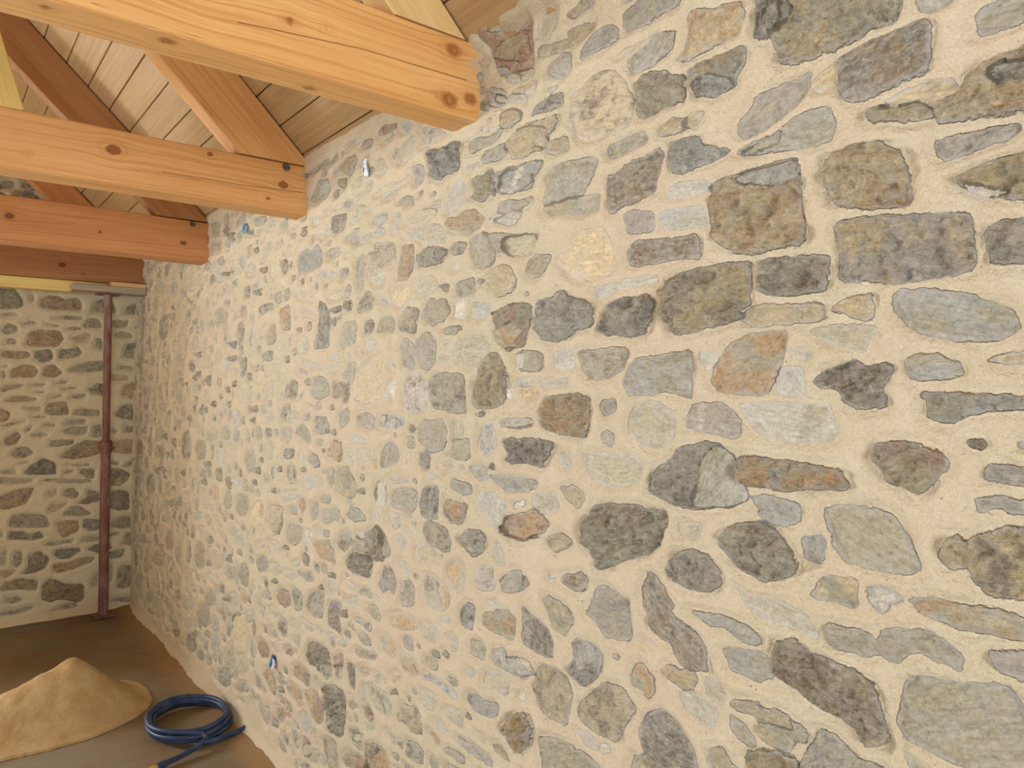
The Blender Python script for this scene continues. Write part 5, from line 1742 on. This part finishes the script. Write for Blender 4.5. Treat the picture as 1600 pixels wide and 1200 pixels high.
# ------------------------------------------------------------------ hose coil
mh = NT('blue_hose_rubber')
Ph = mh.obj()
h1 = mh.noise(Ph, 14, 4, 0.6)
chh = mh.mix(mh.mapr(h1, 0.4, 0.65), lin((36, 50, 80)), lin((62, 76, 106)))
mat_hose = mh.done(chh, 0.42)
mb_ = NT('brass_fitting')
mat_brass = mb_.done(mb_.mix(mb_.noise(mb_.obj(), 60), lin((214, 186, 84)), lin((186, 156, 66))), 0.4, None, 0.5)
hose_root = empty('hose_coil', (-0.20, 3.72, 0))
tag(hose_root, 'coiled blue hose lying on the floor at the foot of the stone wall', 'hose')
pts = []
rh = random.Random(4)
turns = [(0.186, 0.228, 0.0, 0.0, 0.016), (0.168, 0.214, -0.006, 0.004, 0.016), (0.180, 0.222, -0.010, -0.006, 0.038),
         (0.154, 0.200, 0.002, -0.004, 0.036), (0.172, 0.216, -0.012, 0.006, 0.058)]
NT_ = 56
# tail starts by the wall, joins the coil, leaves to the lower left
pts += [(0.185, -0.235, 0.020), (0.13, -0.262, 0.016), (0.04, -0.272, 0.015), (-0.03, -0.262, 0.014)]
for k, (rx, ry, ox, oy, z) in enumerate(turns):
    nxt = turns[min(k + 1, len(turns) - 1)]
    for i in range(NT_):
        t = i / NT_
        e_ = t
        rx_ = rx * (1 - e_) + nxt[0] * e_
        ry_ = ry * (1 - e_) + nxt[1] * e_
        zz = z * (1 - e_) + nxt[4] * e_
        a = -math.pi * 0.58 + t * 2 * math.pi
        pts.append((ox * (1 - e_) + nxt[2] * e_ + rx_ * math.cos(a) * (1 + 0.015 * math.sin(3 * a + k)),
                    oy * (1 - e_) + nxt[3] * e_ + ry_ * math.sin(a), zz + 0.002 * math.sin(5 * a)))
a = -math.pi * 0.58
pts += [(0.03, -0.245, 0.050), (0.02, -0.268, 0.040), (-0.03, -0.295, 0.022), (-0.09, -0.315, 0.016), (-0.15, -0.335, 0.015), (-0.20, -0.35, 0.015)]
P = np.array(pts)
for _ in range(2):
    P[1:-1] = 0.25 * P[:-2] + 0.5 * P[1:-1] + 0.25 * P[2:]
tube('hose', P, 0.0115, mat_hose, hose_root, 10)
e0 = P[-1]
dd = P[-1] - P[-3]
dd /= np.linalg.norm(dd)
tube('hose_sleeve', [e0 - dd * 0.01, e0 + dd * 0.03], 0.0145, mat_hose, hose_root, 12)
tube('brass_fitting', [e0 + dd * 0.028, e0 + dd * 0.04, e0 + dd * 0.042, e0 + dd * 0.062], 0.012, mat_brass, hose_root, 12, radii=[0.012, 0.012, 0.015, 0.015])

# ------------------------------------------------------------------ scraps caught in the mortar
def plain(name, c, r=0.5):
    k = NT(name)
    return k.done(k.mix(k.noise(k.obj(), 40), lin(c), lin(tuple(int(v * 0.85) for v in c))), r)


mat_white = plain('white_paper', (236, 238, 250))
mat_blue = plain('blue_plastic', (52, 96, 170), 0.35)
mat_cyan = plain('light_blue_plastic', (70, 150, 205), 0.35)
mat_black = plain('black_ink', (30, 30, 36))


def scrap(name, y, z, w, h, mat, bend=0.006, seed=0, x0=-0.014):
    ny, nz = 7, 13
    r = np.random.RandomState(seed)
    Yg, Zg = np.meshgrid(np.linspace(-w / 2, w / 2, ny), np.linspace(-h / 2, h / 2, nz), indexing='ij')
    t = Zg / h
    prof = 1 - 0.35 * (2 * t) ** 4
    Xf = -bend * (1 - (2 * Yg / w) ** 2) * prof - 0.003 * np.sin(t * 5 + seed)
    Yd = Yg * prof + 0.15 * w * np.sin(t * 3 + seed)
    front = np.stack([Xf, Yd, Zg], -1)
    back = np.stack([Xf + 0.002, Yd, Zg], -1)
    V = np.concatenate([front.reshape(-1, 3), back.reshape(-1, 3)])
    n = ny * nz
    idx = np.arange(n).reshape(ny, nz)
    q1 = np.stack([idx[:-1, :-1], idx[:-1, 1:], idx[1:, 1:], idx[1:, :-1]], -1).reshape(-1, 4)
    q2 = q1[:, ::-1] + n
    edge = list(idx[0, :]) + list(idx[1:, -1]) + list(idx[-1, -2::-1]) + list(idx[-2:0:-1, 0])
    q3 = np.array([(edge[i], edge[(i + 1) % len(edge)], edge[(i + 1) % len(edge)] + n, edge[i] + n) for i in range(len(edge))])
    me = np_mesh(name, V, np.concatenate([q1, q2, q3]))
    o = link(name, me, None, mat)
    o.location = (x0, y, z)
    return o


t_ = scrap('paper_tag', 2.296, 2.372, 0.030, 0.062, mat_white, 0.007, 1)
tag(t_, 'small white tag with a black squiggle stuck in the mortar below the ceiling boards', 'tag')
cur = [(-0.0135, -0.007 + 0.008 * a, 0.020 - 0.03 * a) for a in (0, .3, .6)] + [(-0.0135, 0.004, -0.006), (-0.0135, -0.008, -0.014)]
cur = [(-0.0075, 0.006, 0.018), (-0.009, 0.000, 0.010), (-0.009, 0.005, 0.004), (-0.009, -0.003, -0.006), (-0.0075, 0.004, -0.014)]
ob = tube('ink_mark', cur, 0.0018, mat_black, t_, 6)
tag(scrap('plastic_scrap', 3.53, 2.376, 0.024, 0.050, mat_cyan, 0.008, 2), 'light blue plastic scrap in the mortar just under the second tie beam', 'scrap')
b_ = scrap('plastic_scrap', 3.150, 0.425, 0.030, 0.058, mat_blue, 0.010, 3)
tag(b_, 'dark blue and white plastic scrap in the mortar low on the wall above the hose', 'scrap')
w_ = scrap('white_edge', 0, 0, 0.018, 0.046, mat_white, 0.006, 4, 0)
w_.parent = b_
w_.location = (-0.006, -0.020, -0.004)

# ------------------------------------------------------------------ unseen sides of the room: walls with the openings that let the daylight in
mpl = NT('lime_render')
mat_plain = mpl.done(mpl.mix(mpl.noise(mpl.obj(), 3, 4), lin((204, 186, 150)), lin((190, 170, 136))), 0.9)


def wall_with_holes(name, fixed, axis, u0, u1, z1, holes, thick):
    us_ = sorted({u0, u1, *[h[0] for h in holes], *[h[1] for h in holes]})
    zs_ = sorted({0.0, z1, *[h[2] for h in holes], *[h[3] for h in holes]})
    V, Q = [], []

    def quad(pts):
        b = len(V)
        for (u, z, d) in pts:
            V.append((fixed + d, u, z) if axis == 'x' else (u, fixed + d, z))
        Q.append((b, b + 1, b + 2, b + 3))
    for i in range(len(us_) - 1):
        for j in range(len(zs_) - 1):
            a, b, c, d = us_[i], us_[i + 1], zs_[j], zs_[j + 1]
            um, zm = (a + b) / 2, (c + d) / 2
            if any(h[0] < um < h[1] and h[2] < zm < h[3] for h in holes): continue
            for t in (0, thick):
                quad([(a, c, t), (b, c, t), (b, d, t), (a, d, t)])
    for h in holes:
        a, b, c, d = h
        quad([(a, c, 0), (b, c, 0), (b, c, thick), (a, c, thick)])
        quad([(a, d, 0), (b, d, 0), (b, d, thick), (a, d, thick)])
        quad([(a, c, 0), (a, d, 0), (a, d, thick), (a, c, thick)])
        quad([(b, c, 0), (b, d, 0), (b, d, thick), (b, c, thick)])
    me = np_mesh(name, np.array(V), np.array(Q), False)
    tag(link(name, me, None, mat_plain), kind='structure')


wall_with_holes('wall_left', -5.2, 'x', -3.0, 6.1, 2.62, [(2.7, 4.7, 0.85, 2.3), (-0.9, 1.1, 0.0, 2.3)], -0.4)
wall_with_holes('wall_front', -3.0, 'y', -5.2, 0.1, 5.2, [(-3.3, -1.3, 0.0, 2.5)], -0.4)
